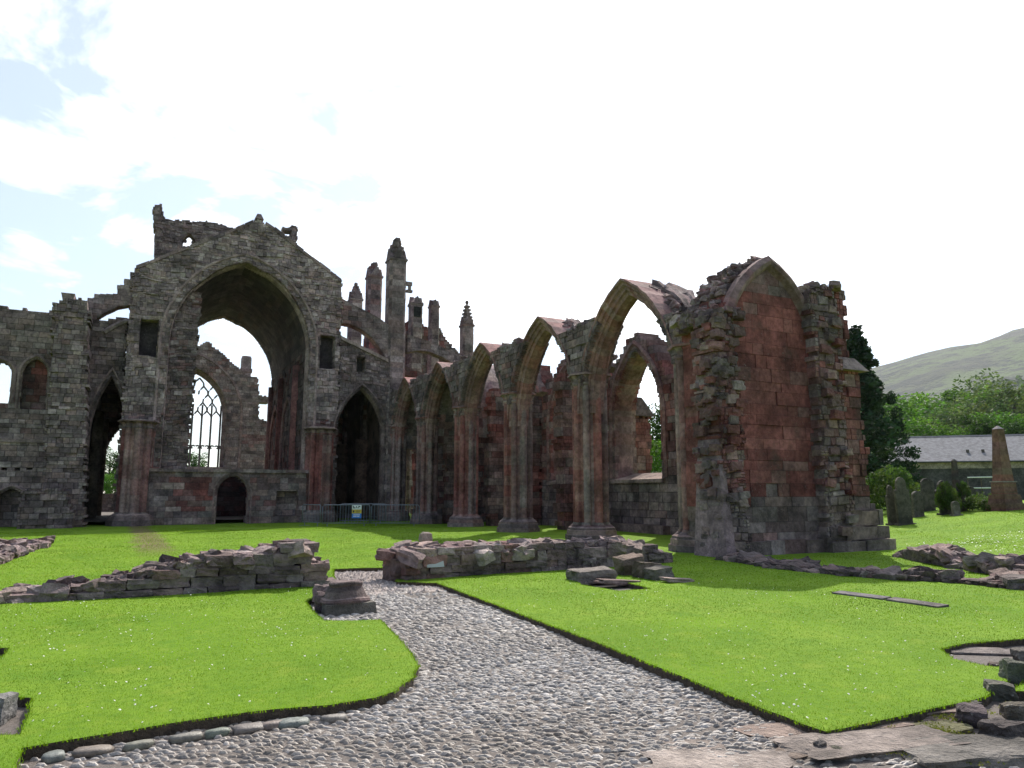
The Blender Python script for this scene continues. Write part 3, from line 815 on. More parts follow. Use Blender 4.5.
mb = MB(); mb.box(slit.b[0] - .1, slit.b[1] + .1, YF + .8, YF + .85, slit.b[2] - .1, slit.b[3] + .1, (.1, .09, .08)); mb.build('slit_back', M['stone'], fw)
mb = MB()                                             # aisle passage behind the doorway
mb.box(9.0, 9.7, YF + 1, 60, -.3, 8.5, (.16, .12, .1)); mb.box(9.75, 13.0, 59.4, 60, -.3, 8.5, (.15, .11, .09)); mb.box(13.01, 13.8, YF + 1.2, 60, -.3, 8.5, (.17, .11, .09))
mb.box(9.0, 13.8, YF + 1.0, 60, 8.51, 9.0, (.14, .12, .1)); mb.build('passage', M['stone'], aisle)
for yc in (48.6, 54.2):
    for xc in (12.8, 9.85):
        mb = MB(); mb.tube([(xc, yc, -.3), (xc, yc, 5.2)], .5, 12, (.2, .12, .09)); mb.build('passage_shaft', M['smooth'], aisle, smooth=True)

def flyer(name, label, Y, outl, val=1.0, red=.05):
    mb = MB(); masonry(mb, planeY(Y), outl, thick=.75, ch=(.24, .36), bw=(.35, .7), relief=.02, ragged=False, maxsplit=4, colf=lambda x, y, z: scol(x, y, z, red, .15, val))
    u = outl[0]
    o = mb.build(name, M['stone'], origin=(u[0], Y, u[1])); tag(o, label, 'flying buttress', 'flying buttresses of the ruin'); return o
fly1 = [(342, 323), (352, 324.5), (362, 329), (372, 337), (380, 347), (386, 357), (390, 363), (390, 325), (380, 318), (370, 312), (355, 305), (346, 300), (341, 297)]
flyer('flying_buttress', 'curved flying buttress between the great gable and the tallest pinnacle', YF + .1, F(*fly1))
fo = F(*fly1); flyer('flying_buttress', 'reddish flying buttress half hidden behind the one touching the great gable', YF + 5.7, [(x, z - .7) for x, z in fo], .95, .5)
fly2 = [(408, 352), (420, 350), (432, 352), (444, 357), (456, 365), (466, 375), (466, 356), (450, 350), (430, 341), (408, 334)]
flyer('flying_buttress', 'long sloping flying buttress right of the tallest pinnacle', YF + .12, F(*fly2))
fo = F(*fly2); flyer('flying_buttress', 'flying buttress seen behind the long sloping one', YF + 5.7, [(x, z - .6) for x, z in fo], .9, .5)
def pinnacle(px, ytop, ysh, wpx, Y, label, kind='spire', red=.05, zb=-.3, val=1.0):
    x = fx(px, ysh, Y); zs = fz(ysh, px, Y); zt = fz(ytop, px, Y); wd = wpx / FPX * Y * 1.13 * .82
    t = empty('pinnacle', (x, Y + wd / 2, max(zb, 0)), label, 'pinnacle', 'stone pinnacles above the chapels')
    yc = Y + wd / 2; mb = MB(); rings = []; cc = []; z = zb
    steps = [zs * .45, zs * .72]
    while z < zs:
        h = rnd.uniform(.3, .45); z2 = min(z + h, zs); k = 1.0 + (.16 if z < steps[0] else .07 if z < steps[1] else 0)
        for zz2 in (z + .01, z2 - .01, z2):
            j = rnd.uniform(-.012, .012); hw = wd / 2 * k * (.985 if zz2 == z2 else 1)
            ch_ = hw * .3
            rings.append([(x - hw + j, yc - hw + ch_, zz2), (x - hw + ch_, yc - hw + j, zz2), (x + hw - ch_, yc - hw + j, zz2), (x + hw + j, yc - hw + ch_, zz2), (x + hw + j, yc + hw - ch_, zz2), (x + hw - ch_, yc + hw, zz2), (x - hw + ch_, yc + hw, zz2), (x - hw, yc + hw - ch_, zz2)])
        cc.append([scol(x + i * 5, Y, z, red, .12, val) for i in range(3)]); z = z2
    mb.loft(rings, lambda i, k: cc[min(i // 3, len(cc) - 1)][k % 3]); psh = mb.build('shaft', M['stone'], t)
    mb = MB(); hw = wd / 2                              # cornice with four little gablets
    mb.box(x - hw * 1.07, x + hw * 1.07, yc - hw * 1.07, yc + hw * 1.07, zs + .002, zs + .13, scol(x, Y, zs, red, .1, val))
    for k in range(4):
        m = Matrix.Rotation(k * math.pi / 2, 3, 'Z'); c = scol(x, Y, zs + k, red, .1, val * .95)
        P = [m @ Vector(p) for p in ((-hw * .7, -hw * 1.04, 0), (hw * .7, -hw * 1.04, 0), (hw * .7, -hw * .5, 0), (-hw * .7, -hw * .5, 0), (-.03, -hw * 1.02, hw * 1.2), (.03, -hw * 1.02, hw * 1.2), (.03, -hw * .3, hw * 1.2), (-.03, -hw * .3, hw * 1.2))]
        mb.quadbox([(x + p.x, yc + p.y, zs + .162 + p.z) for p in P], c)
    mb.build('gablets', M['stone'], psh)
    mb = MB(); H = zt - zs
    if kind == 'spire':
        rings = []
        for i in range(7):
            s_ = i / 6; q = hw * (.95 * (1 - s_) + .10)
            rings.append([(x + q * math.cos(a * math.pi / 4 + .39), yc + q * math.sin(a * math.pi / 4 + .39), zs + .17 + (H - .3) * s_) for a in range(8)])
        mb.loft(rings, lambda i, k: scol(x, Y, i, red, .1, val))
        for i in range(1, 6):
            s_ = i / 6; q = hw * (.95 * (1 - s_) + .10) + .03
            for a in range(4):
                stone(mb, (x + q * math.cos(a * 1.571 + .785), yc + q * math.sin(a * 1.571 + .785), zs + .17 + (H - .3) * s_), (.22 * wd, .22 * wd, .2 * wd), 0, 2, .1, .6, scol(x, Y, i, red, .1, val))
        stone(mb, (x, yc, zt - .08), (.26 * wd, .26 * wd, .3 * wd), 0, 2, .1, .8)
    elif kind == 'broken':
        for i in range(44):
            a = rnd.uniform(0, 6.28); s_ = rnd.random() ** 1.2; q = (.95 - .75 * s_) * hw * rnd.uniform(.3, 1)
            stone(mb, (x + q * math.cos(a), yc + q * math.sin(a), zs + .12 + (H - .25) * s_), (wd * .27, wd * .27, max(.2, H * .2)), rnd.uniform(0, 3), 3, .2, .3, scol(x, Y, i, red, .1, val))
    else:                                              # gabled turret
        P = [(x - hw * 1.1, yc - hw * 1.1, zs + .17), (x + hw * 1.1, yc - hw * 1.1, zs + .17), (x + hw * 1.1, yc + hw * 1.1, zs + .17), (x - hw * 1.1, yc + hw * 1.1, zs + .17), (x - .06, yc - .06, zt), (x + .06, yc - .06, zt), (x + .06, yc + .06, zt), (x - .06, yc + .06, zt)]
        mb.quadbox(P, scol(x, Y, 3, 0, .1, val))
    mb.build('spire' if kind != 'turret' else 'cap', M['rubble'], t)
    return t, x, yc, wd, zs
tp = pinnacle(399, 236, 260, 20, YF, 'tallest square pinnacle of pale stone beside the flying buttresses', 'broken', .02)
mb = MB(); t, x, yc, wd, zs = tp
zb_ = fz(284, 411); mb.box(x + wd * .5, x + wd * .5 + .42, yc - .4, yc - .15, zb_ - .05, zb_ + .18, GREY[0]); mb.box(x + wd * .5 + .2, x + wd * .5 + .36, yc - .36, yc - .19, zb_ - .35, zb_ - .052, GREY[0]); mb.box(x + wd * .5 + .05, x + wd * .5 + .45, yc - .4, yc - .15, zb_ - .5, zb_ - .352, GREY[0]); mb.build('bracket', M['stone'], t)
pinnacle(376, 260, 277, 16, YF + 5.6, 'brown pinnacle with crocketed cap just left of the tallest one', 'broken', .2)
pinnacle(357, 282, 300, 14, YF + 11.2, 'small low pinnacle next to the edge of the great gable', 'spire', .05)
pinnacle(469, 300, 326, 14, YF + .1, 'slender spired pinnacle standing alone furthest to the right', 'spire', .08)
pinnacle(435.5, 299, 307, 11, YF + 5.6, 'pinnacle with flat broken top between the gabled turret and the lone spire', 'broken', .05)
tt = pinnacle(417.5, 296, 305, 14, YF + 11.2, 'stubby turret with plain pointed cap and dark opening', 'turret', .0)
mb = MB(); t, x, yc, wd, zs = tt; mb.box(x - .3, x + .3, yc - wd * .5 - .03, yc - wd * .5 + .02, zs - 1.0, zs - .15, (.02, .02, .02)); mb.build('painted_opening', M['stone'], t)  # near-black plate on the shaft face, painting the shade inside a window
# crossing masonry remains behind the pinnacles
rem = empty('broken_wall', (14, YF + 12, 0), 'broken reddish masonry behind the pinnacles and flying buttresses', 'church wall')
wall('wall', rem, planeY(YF + 12.2), F((330, 470), (330, 343), (352, 340), (356, 352), (366, 352), (380, 348), (392, 345), (400, 330), (408, 322), (420, 318), (428, 330), (436, 322), (450, 344), (458, 352), (470, 370), (470, 470), Y=YF + 12.2), 'rubble', thick=.8, colf=lambda x, y, z: scol(x, y, z, .45, .1, .9), ch=(.24, .36), bw=(.3, .6), relief=.06)

# ---- chapel arcade
XA = 13.5; BAY = 5.5; PY = [15.55] + [15.6 + BAY * k for k in range(1, 6)]
arc = empty('chapel_arcade', (XA, 26, 0), 'row of red and grey sandstone pointed arches on clustered piers along the right', 'arcade')
for k, y in enumerate(PY): pier(arc, XA, y, .62, 5.3, .5 if k < 4 else .35)
mbs = MB()
def spand(y, half, top):
    n = 9; o = [(y - half, 5.2)] + [(y - half + 2 * half * i / n, top + .22 * nz(y + i, i * 1.7, 2, 1.3) - (.25 if i in (0, n) else 0)) for i in range(n + 1)] + [(y + half, 5.2)]
    return o
archs = [Arch((PY[k] + PY[k + 1]) / 2, BAY / 2 - .55, 4.3, 3.5, 4.3) for k in range(5)]
for k, A in enumerate(archs):
    mb = MB(); arch_ring(mb, A, orders(.52, .5, 4, .06, .86), planeX(XA - .5), 20, None, .42, .25, 1.1); mb.build('arch', M['smooth'], arc)
for k, y in enumerate(PY):
    hs = [archs[j] for j in (k - 1, k) if 0 <= j < 5]
    o = spand(y, (1.5, 1.6, 1.9, 2.2, 2.3, 2.2)[k], (6.65, 7.35, 7.7, 7.9, 7.95, 7.9)[k])
    if k == 0: o = [(max(p[0], 15.42), p[1]) for p in o]
    wall('spandrel', arc, planeX(XA - .52), o, 'rubble', holes=hs, thick=1.04, hole_off=.3, ch=(.18, .3), bw=(.25, .55), relief=.06, rough=.02, colf=lambda x, y, z: scol(x, y, z, .12, .15, .9))
    mb = MB()                                         # loose weathered stones along the broken top
    for _ in range(60 if k < 5 else 0):
        yy = y + rnd.uniform(-1.2, 1.2); q = rnd.uniform(.12, .34)
        if k == 0 and yy < 15.5: continue
        stone(mb, (XA + rnd.uniform(-.35, .5), yy, (6.6, 7.3, 7.65, 7.85, 7.9, 7.9)[k] + rnd.uniform(-.15, .15)), (q, q * 1.2, q * .8), rnd.uniform(0, 3), 3, .25, .3)
    if k < 5: mb.build('wall_top', M['rubble'], arc)
def web(k, t0, t1, x0, x1, name='vault_web', thick=.34, side=-1, rag=.35):
    """part of a pointed vault web running back from arch k; side -1 = the half nearer the camera"""
    A = archs[k]; mb = MB(); nx, n = 7, 12
    for lay, off in ((0, .30), (1, .30 + thick)):
        pp = A.path(off, n); half = pp[:n + 1] if side < 0 else pp[n:][::-1]
        for i in range(nx + 1):
            for j in range(n + 1):
                tt_ = t0 + (t1 - t0) * j / n; f = tt_ * n; a = min(int(f), n - 1); fr = f - a
                u = half[a][0] + (half[a + 1][0] - half[a][0]) * fr; z = half[a][1] + (half[a + 1][1] - half[a][1]) * fr
                xe = x1 + rag * nz(u, z, k * 3 + 1, 1.6) if i == nx else x0 + (x1 - x0) * i / nx
                q = .05 * nz(xe * 2, u * 2, z * 2 + lay * 9) if lay else 0
                mb.v.append((xe, u, z + q + (.06 * rnd.uniform(-1, 1) if lay else 0)))
    S = (nx + 1) * (n + 1); I = lambda l, i, j: l * S + i * (n + 1) + j
    for l in (0, 1):
        for i in range(nx):
            for j in range(n): mb.f.append((I(l, i, j), I(l, i + 1, j), I(l, i + 1, j + 1), I(l, i, j + 1))); mb.c.append(scol(x0 + i, k * 5 + j, 1, .15, .2, .95))
    for i in range(nx):
        for j in (0, n): mb.f.append((I(0, i, j), I(0, i + 1, j), I(1, i + 1, j), I(1, i, j))); mb.c.append(GREY[1])
    for j in range(n):
        for i in (0, nx): mb.f.append((I(0, i, j), I(0, i, j + 1), I(1, i, j + 1), I(1, i, j))); mb.c.append(GREY[1])
    return mb.build(name, M['rubble'], arc)
web(0, .35, .93, XA + .45, 14.9); web(1, .35, .9, XA + .45, 14.9); web(2, .3, .95, XA + .45, 14.9)
for k in (0, 1, 2):
    A = archs[k]; mb = MB(); n = 24; pp = A.path(.62, n)
    for i in range(70):
        j = rnd.uniform(.45,   .9) * n; a = min(int(j), n - 1); u, z = A.path(.46, n)[a]
        u = 2 * A.c - u if u > A.c else u
        if k > 4: u = 2 * A.c - u
        q = rnd.uniform(.1, .28); stone(mb, (rnd.uniform(XA + (.05 if u < A.c else .3), XA + (1.5 if k < 3 else 2.4)), u, z + rnd.uniform(-.06, .06)), (q * 1.5, q * 1.2, q * .8), rnd.uniform(0, 3), 3, .25, .3, scol(13, u, z, .1, .2, 1.0), .5)
    mb.build('vault_rubble', M['rubble'], arc)
for k in (3, 4):
    web(k, 0, 1, XA + .4, 17.0, rag=0); web(k, 0, 1, XA + .4, 17.0, side=1, rag=0)

# ---- outer chapel wall with windows
XS = 17.5
cw = empty('chapel_wall', (XS, 26, 0), 'red outer chapel wall with tall window openings behind the arches', 'church wall')
wins = [Arch((PY[k] + PY[k + 1]) / 2, 1.5, 4.6, 2.75, 2.15) for k in range(5)]
so2 = [(15.4, -.3), (43.4, -.3), (43.4, 8.4)] + [(43.4 - i * .8, 8.3 + .3 * nz(i, 0, 0, .9)) for i in range(1, 14)]
yy = 32.4
while yy > 15.6:                                       # broken top follows the window arches
    zt = 5.9 if yy < 26 else 7.2
    for a in wins[:3]:
        q = (a.R + .75) ** 2 - (abs(yy - a.c) + a.R - a.a) ** 2
        if q > 0: zt = max(zt, a.zs + math.sqrt(q))
    so2.append((yy, min(zt, 8.1) + .12 * nz(yy * 2, 1, 4, 1.3))); yy -= .4
so2.append((15.4, 6.6))
blk = [wins[0], wins[1], wins[2]]
wall('wall', cw, planeX(XS), so2, 'stone', holes=blk, thick=1.1, hole_off=.06, colf=lambda x, y, z: scol(x, y, z, .5 if z > 2.2 else .05, .15, 1.0 if z > 2.2 else .85), ch=(.26, .4), bw=(.35, .8), relief=.03)
for k in range(3):
    mb = MB(); arch_ring(mb, wins[k], [(.42, -.06), (.3, -.1), (.2, .0), (.12, .0), (.0, .3), (.0, .8), (.12, 1.12), (.42, 1.14)], planeX(XS), 14, 2.2, .4, .3); wmo = mb.build('window', M['smooth'], cw)
    mb = MB(); c = wins[k].c
    mb.quadbox([(XS - .16, c - 1.75, 2.0), (XS + 1.2, c - 1.75, 2.0), (XS + 1.2, c + 1.75, 2.0), (XS - .16, c + 1.75, 2.0), (XS - .14, c - 1.75, 2.14), (XS + 1.0, c - 1.75, 2.42), (XS + 1.0, c + 1.75, 2.42), (XS - .14, c + 1.75, 2.14)], BUFF[2]); mb.build('window_sill', M['rubble'], wmo)
for k in range(2, 6):
    mb = MB(); masonry(mb, planeY(PY[k] - .3), [(XA + .62, -.3), (XS - .01, -.3), (XS - .01, 5.2 if k < 2 else 7.6), (15.6, 5.0 if k < 2 else 7.6), (14.7, 2.6 if k < 2 else 7.5), (XA + .62, 2.2 if k < 2 else 7.3)] if k < 2 else [(15.4 if k == 2 else 14.6, -.3), (XS - .01, -.3), (XS - .01, 7.0), (15.4 if k == 2 else 14.6, 6.6)], thick=.6, ch=(.26, .4), bw=(.35, .8), relief=.03, colf=lambda x, y, z: scol(x, y, z, .4, .15, .9))
    mb.build('cross_wall', M['stone'], cw)
for k in (0, 1):
    mb = MB(); mb.box(XS - .35, XS - .02, PY[k] + .8, PY[k + 1] - .8, -.2, .38, scol(XS, k, 0, .0)); mb.build('wall_bench', M['stone'], cw)
mb = MB(); mb.v = [(-4.5, 43.8, .13), (13, 43.8, .13), (13, 78, .13), (-4.5, 78, .13)]; mb.f = [(0, 1, 2, 3)]; mb.c = [(.13, .11, .09)]
tag(mb.build('floor', M['gravel']), kind='structure')
mb = MB(); bx, by = 19.9, 26.9
masonry(mb, planeY(by), [(bx - .62, -.3), (bx + .62, -.3), (bx + .62, 5.1), (bx - .62, 5.1)], thick=1.2, ch=(.25, .36), bw=(.35, .7), relief=.02, colf=lambda x, y, z: scol(x, y, z, .7, .1))
mb.quadbox([(bx - .8, by - .15, 5.1), (bx + .8, by - .15, 5.1), (bx + .8, by + 1.3, 5.1), (bx - .8, by + 1.3, 5.1), (bx - .3, by - .1, 5.95), (bx + .1, by - .1, 5.95), (bx + .1, by + 1.25, 5.95), (bx - .3, by + 1.25, 5.95)], GREY[2])
o = mb.build('stone_buttress', M['stone'], origin=(bx, by, 0)); tag(o, 'red stone buttress with sloping grey cap seen through the nearest window', 'buttress')

# ---- west end block with the blind arch
YW = 13.9
end = empty('chapel_end_wall', (15.2, YW, 0), 'big red sandstone end wall with blind pointed arch and broken rubble flanks', 'church wall')
W = lambda *pp: [ony(x, y, YW) for x, y in pp]
ba = Arch(ony(770, 330, YW)[0], 1.48, 5.2, ony(763, 270, YW)[1] - 5.2, -.5)
def wcol(x, y, z):
    if z < 1.5 + .5 * nz(x, 0, 0, .8): return scol(x, y, z, .05, .12, .8)
    c = scol(x, y, z, .85 if z < 6.9 else .4, .14, .86, .2); m_ = RED[0] if z < 6.9 else GREY[0]
    return tuple(.5 * c[q] + .5 * m_[q] * .84 for q in range(3))
hump = [(ba.c + (u - ba.c), z) for u, z in ba.path(.3, 10)]
i0 = [p for p in hump if p[1] > 6.6]
outl = [(12.9, -.3), (17.0, -.3), (17.0, 7.3)] + [p for p in i0[::-1]] + [(12.9, 6.2)]
wall('panel', end, planeY(YW), outl, 'stone', thick=1.5, ragged=False, ch=(.24, .40), bw=(.35, .95), relief=.02, bev=.006, rough=.004, colf=wcol)
mb = MB(); arch_ring(mb, ba, [(.36, .12), (.36, -.10), (.22, -.2), (.12, -.16), (.05, -.06), (.0, .02), (0, .12)], planeY(YW), 16, .9, .25, .2, .9); mb.build('blind_arch_moulding', M['smooth'], end)
def rc(red, val=.9): return lambda x, y, z: scol(x, y, z, red if z > 1.6 else .0, .12, val)
wall('left_flank', end, planeY(YW - .34), [(12.42, -.3), (13.28, -.3), (13.22, 2), (13.15, 4.4), (13.05, 5.9), (12.95, 6.15), (12.42, 5.95)], 'rubble', thick=.8, ch=(.1, .24), bw=(.12, .42), relief=.06, rough=.025, bev=.02, warp=.08, jt=.7, colf=rc(.5))
wall('right_flank', end, planeY(YW - .3), [(16.05, -.3), (17.05, -.3), (17.0, 7.25), (16.6, 7.35), (16.2, 7.2), (15.85, 6.9), (15.98, 5.5)], 'rubble', thick=1.8, ch=(.12, .28), bw=(.14, .45), relief=.06, rough=.025, bev=.02, warp=.08, jt=.7, colf=rc(.38))
# outer buttress with set-offs, chamfered plinth
wall('corner_buttress', end, planeY(YW - .1), [(17.02, -.3), (18.35, -.3), (18.3, .5), (18.16, 1.2), (18.02, 1.6), (17.98, 4.9), (17.98, 5.02), (17.62, 5.4), (17.55, 6.4), (17.62, 7.45), (17.0, 7.42)], 'stone', thick=1.9, ch=(.24, .4), bw=(.3, .7), relief=.05, rough=.014, bev=.016, colf=rc(.7))
mb = MB()
mb.quadbox([(16.95, YW - .34, 5.02), (18.1, YW - .34, 5.02), (18.1, YW + 1.85, 5.02), (16.95, YW + 1.85, 5.02), (16.95, YW - .14, 5.4), (17.75, YW - .14, 5.4), (17.75, YW + 1.8, 5.4), (16.95, YW + 1.8, 5.4)], GREY[1])
mb.build('set_off', M['rubble'], end)
mb = MB()                                             # plinth courses stepping out at the foot
for (x0, x1, d, z0, z1) in ((12.9, 16.1, .16, -.3, .42), (16.0, 18.55, .42, -.3, .36), (16.1, 18.42, .34, .362, .72), (16.2, 18.3, .24, .722, 1.15)):
    x = x0
    while x < x1:
        l = min(rnd.uniform(.4, .8), x1 - x); z = z1 - rnd.uniform(0, .04)
        mb.box(x + .006, x + l - .006, YW - d - rnd.uniform(.0, .05), YW + 1.88, z0, z, scol(x, YW, z0, 0, .08, .72)); x += l
mb.build('plinth', M['rubble'], end)
mb = MB()                                             # ragged toothing stones on the flanks and broken top
for i in range(70):
    side = rnd.random(); z = rnd.uniform(.2, 6.4); q = rnd.uniform(.1, .24)
    if side < .55: x, y = rnd.uniform(12.42, 13.15), YW - .33 + rnd.uniform(-.06, .05)
    else: x, y = rnd.uniform(16.15, 17.0), YW - .32 + rnd.uniform(-.08, .05)
    stone(mb, (x, y, z), (q * 1.6, .22, q), rnd.uniform(-.1, .1), 3, .14, .12, scol(x, y, z, .4 if z > 1.6 else 0, .14, .9), .12)
for i in range(90):
    x = rnd.choice((rnd.uniform(12.5, 13.3), rnd.uniform(15.9, 17.25))); q = rnd.uniform(.14, .36)
    z = 6.4 + (-.32 if x < 14 else .85) + rnd.uniform(-.1, .16)
    stone(mb, (x, YW + rnd.uniform(-.3, 1.5), z), (q * 1.4, q, q * .7), rnd.uniform(0, 3), 3, .22, .25, scol(x, 14, z, .08, .12, .95), .15)
for i in range(60):
    z = rnd.uniform(.3, 6.0); q = rnd.uniform(.1, .24)
    stone(mb, (12.40, rnd.uniform(13.6, 14.35), z), (.2, q * 1.5, q), 0, 3, .14, .15, scol(12, i, z, .4 if z > 1.6 else 0, .14, .9), .1)
pp = ba.path(.34, 20)
for i in range(190):
    u, z = pp[rnd.randrange(6, 34)]; q = rnd.uniform(.1, .26)
    stone(mb, (u, YW + rnd.uniform(.28, 1.5), z + rnd.uniform(-.05, .05)), (q * 1.4, q * 1.3, q * .8), rnd.uniform(0, 3), 3, .25, .3, scol(u, 14, z, .1, .2, 1.0), .5)
mb.build('toothing', M['rubble'], end)
mb = MB()                                             # pale sloping patch of mortar at the foot of the left flank
P = [(12.3, 13.3, -.2), (12.62, 13.32, -.2), (12.62, 14.5, -.2), (12.28, 14.5, -.2), (12.40, 13.62, 2.9), (12.52, 13.62, 3.1), (12.52, 14.3, 3.1), (12.38, 14.3, 2.9)]
mb.quadbox(P, (.30, .215, .22)); mb.build('mortar_face', M['rubble'], end)

# ---- presbytery gable with traceried window, far beyond
YE = 80.0
pres = empty('east_gable', (11, YE, 0), 'distant gable with tall traceried window seen through the great arch', 'church wall')
E_ = lambda *pp: [ony(x, y, YE) for x, y in pp]
wa = Arch(fx(193.5, 430, YE), fx(222.5, 430, YE) - fx(193.5, 430, YE), fz(414, 200, YE), fz(372, 195, YE) - fz(414, 200, YE), fz(467, 200, YE))
wall('wall', pres, planeY(YE), [(-1, -.4), (fx(270, 500, YE), -.4)] + E_((270, 423), (264, 420), (258, 418), (259, 403), (270, 402), (270, 397), (259, 395), (258, 377), (247, 376), (240, 369), (224, 355), (207, 341), (190, 352), (160, 372), (150, 380)), 'rubble', holes=[wa], thick=1.6, hole_off=.35, colf=lambda x, y, z: scol(x, y, z, .12, .12, .9), ch=(.24, .4), bw=(.35, .8), relief=.05)
mb = MB(); arch_ring(mb, wa, [(1.9, -.05), (1.7, -.1), (1.5, .1), (1.1, .3), (.9, .7), (.4, .8), (.0, 1.2), (0, 1.6), (1.9, 1.62)], planeY(YE), 14, wa.z0, .2, .15, .8); wsp = mb.build('window', M['smooth'], pres)
mb = MB(); mb.box(wa.c - wa.a - 1.6, wa.c + wa.a + 1.6, YE - .1, YE + 1.65, wa.z0 - .35, wa.z0 + .02, GREY[0]); mb.build('window_sill', M['smooth'], wsp)
mb = MB(); stp = fx(202, 430, YE) - fx(192.3, 430, YE)
xs = [fx(201.8, 430, YE) + (i - 2) * stp for i in range(-1, 5)]
yt = YE + 1.35; tr0 = .10
zsp = wa.zs - .3
for x in xs:
    if not (wa.c - wa.a < x < wa.c + wa.a): continue
    zt = zsp
    while wa.inside(x, zt + .2, .1) and zt < zsp + 1.2: zt += .2
    mb.tube([(x, yt, wa.z0), (x, yt, zt)], tr0, 6, (.14, .12, .11))
    zm = fz(446, 200, YE)
    for s_ in (-1, 1): mb.tube([(x, yt, zm), (x + s_ * .25, yt, zm + .14), (x + s_ * .42, yt, zm + .05)], .09, 5, (.14, .12, .11)); mb.tube([(x, yt, zm), (x + s_ * .22, yt, zm - .18)], .08, 5, (.14, .12, .11))
for lev in range(6):                                   # net tracery above the lights
    zc = zsp + lev * .86
    for i in range(-1, 5):
        x = xs[0] + (i + (.5 if lev % 2 == 0 else 0)) * stp
        for s_ in (-1, 1):
            pts = [(x + s_ * stp * .5, yt, zc - .1), (x + s_ * stp * .46, yt, zc + .25), (x + s_ * stp * .25, yt, zc + .5), (x, yt, zc + .78)]
            if lev and i == 2 and lev < 4: continue
            if all(wa.inside(p[0], p[2], .05) for p in pts): mb.tube(pts, tr0 * .9, 5, (.14, .12, .11))
mb.build('tracery', M['smooth'], wsp)
sx, sz = ony(247.5, 357, 81.5); mb = MB(); mb.box(sx - .5, sx + .5, 82, 83, 5, sz, scol(1, 1, 1)); mb.box(sx - .62, sx + .62, 81.9, 83.1, sz - 1.6, sz - 1.2, GREY[0]); stone(mb, (sx, 82.5, sz), (.9, .9, .5), 0, 3)
o = mb.build('stone_turret', M['rubble'], origin=(sx, 82, 0)); tag(o, 'thin square stone stump standing above the distant traceried gable', 'turret')

# ---- north side: aisle wall, flyer, buttress and cloister wall
nor = empty('north_aisle_wall', (-2.2, YF, 0), 'shadowed wall with narrow pointed passage left of the great arch', 'church wall')
na = Arch(fx(104.5, 460), fx(122, 460) - fx(104.5, 460), 4.6, fz(376, 106) - 4.6, -1)
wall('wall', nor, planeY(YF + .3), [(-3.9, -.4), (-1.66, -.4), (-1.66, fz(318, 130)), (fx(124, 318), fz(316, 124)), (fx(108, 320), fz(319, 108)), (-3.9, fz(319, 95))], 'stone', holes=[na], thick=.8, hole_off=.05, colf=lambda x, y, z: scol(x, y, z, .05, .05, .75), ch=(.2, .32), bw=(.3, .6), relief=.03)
mb = MB(); arch_ring(mb, na, orders(.28, .45, 2, .07), planeY(YF + .3), 14, -.3, .08, .2, .9); mb.build('passage_moulding', M['smooth'], nor)
mb = MB(); pp = [ony(x, y, YF) for x, y in ((104, 331), (112, 326), (122, 321), (133, 319))]
for i in range(3): mb.tube([(pp[i][0], YF + .25, pp[i][1]), (pp[i + 1][0], YF + .25, pp[i + 1][1])], .13, 6, GREY[1])
mb.build('hood_moulding', M['smooth'], nor)
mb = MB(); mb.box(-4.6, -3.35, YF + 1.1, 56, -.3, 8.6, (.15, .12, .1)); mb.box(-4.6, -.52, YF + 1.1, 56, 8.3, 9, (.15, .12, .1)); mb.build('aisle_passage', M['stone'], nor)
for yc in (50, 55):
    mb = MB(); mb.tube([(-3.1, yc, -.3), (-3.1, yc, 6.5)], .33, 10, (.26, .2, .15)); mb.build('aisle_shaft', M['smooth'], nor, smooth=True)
na2 = Arch(-1.75, 1.3, 3.2, 3.3, -1)
wall('passage_end', nor, planeY(56), [(-4.6, -.3), (-.52, -.3), (-.52, 9), (-4.6, 9)], 'stone', holes=[na2], thick=.8, ragged=False, ch=(.3, .4), bw=(.4, .8), relief=.03)
flyer('flying_buttress', 'flying buttress with stepped top left of the great gable', YF + .2, F((91, 322), (97, 317), (105, 312), (118, 306), (136, 303), (136, 271), (130, 271), (130, 278), (124, 278), (124, 284), (117, 284), (117, 293), (94, 293), (94, 297), (87, 297), (86, 322)), .9)
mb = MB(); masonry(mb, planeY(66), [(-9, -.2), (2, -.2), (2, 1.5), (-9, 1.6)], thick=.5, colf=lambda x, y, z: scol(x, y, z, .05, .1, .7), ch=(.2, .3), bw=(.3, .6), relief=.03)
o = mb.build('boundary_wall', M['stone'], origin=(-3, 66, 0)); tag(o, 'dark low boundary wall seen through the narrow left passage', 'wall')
nb = empty('north_buttress', (-3.8, 41.5, 0), 'tall rubble buttress with cut stub on top at the left', 'buttress')
YB = 41.8; Bq = lambda *pp: [ony(x, y, YB) for x, y in pp]
wall('shaft', nb, planeY(YB), [ony(40, 530, YB), (ony(84, 530, YB)[0], -.4)] + Bq((86, 420), (89, 310), (87, 299), (76, 299), (64, 299), (56, 301), (53, 305), (52, 345), (48, 400), (44, 470)), 'rubble', thick=1.5, colf=lambda x, y, z: scol(x, y, z, .0, .15, 1.05), ch=(.15, .3), bw=(.2, .55), relief=.07, rough=.02)
mb = MB(); s0 = ony(63, 300, YB); s1 = ony(75, 293.5, YB)
mb.quadbox([(s0[0], YB + .1, s0[1] - .1), (s1[0] - .1, YB + .1, s0[1] - .1), (s1[0] - .1, YB + 1.2, s0[1] - .1), (s0[0], YB + 1.2, s0[1] - .1), (s0[0] - .12, YB + .05, s1[1]), (s1[0], YB + .05, s1[1]), (s1[0], YB + 1.25, s1[1] - .1), (s0[0] - .12, YB + 1.25, s1[1] - .05)], GREY[1]); mb.build('stub', M['rubble'], nb)
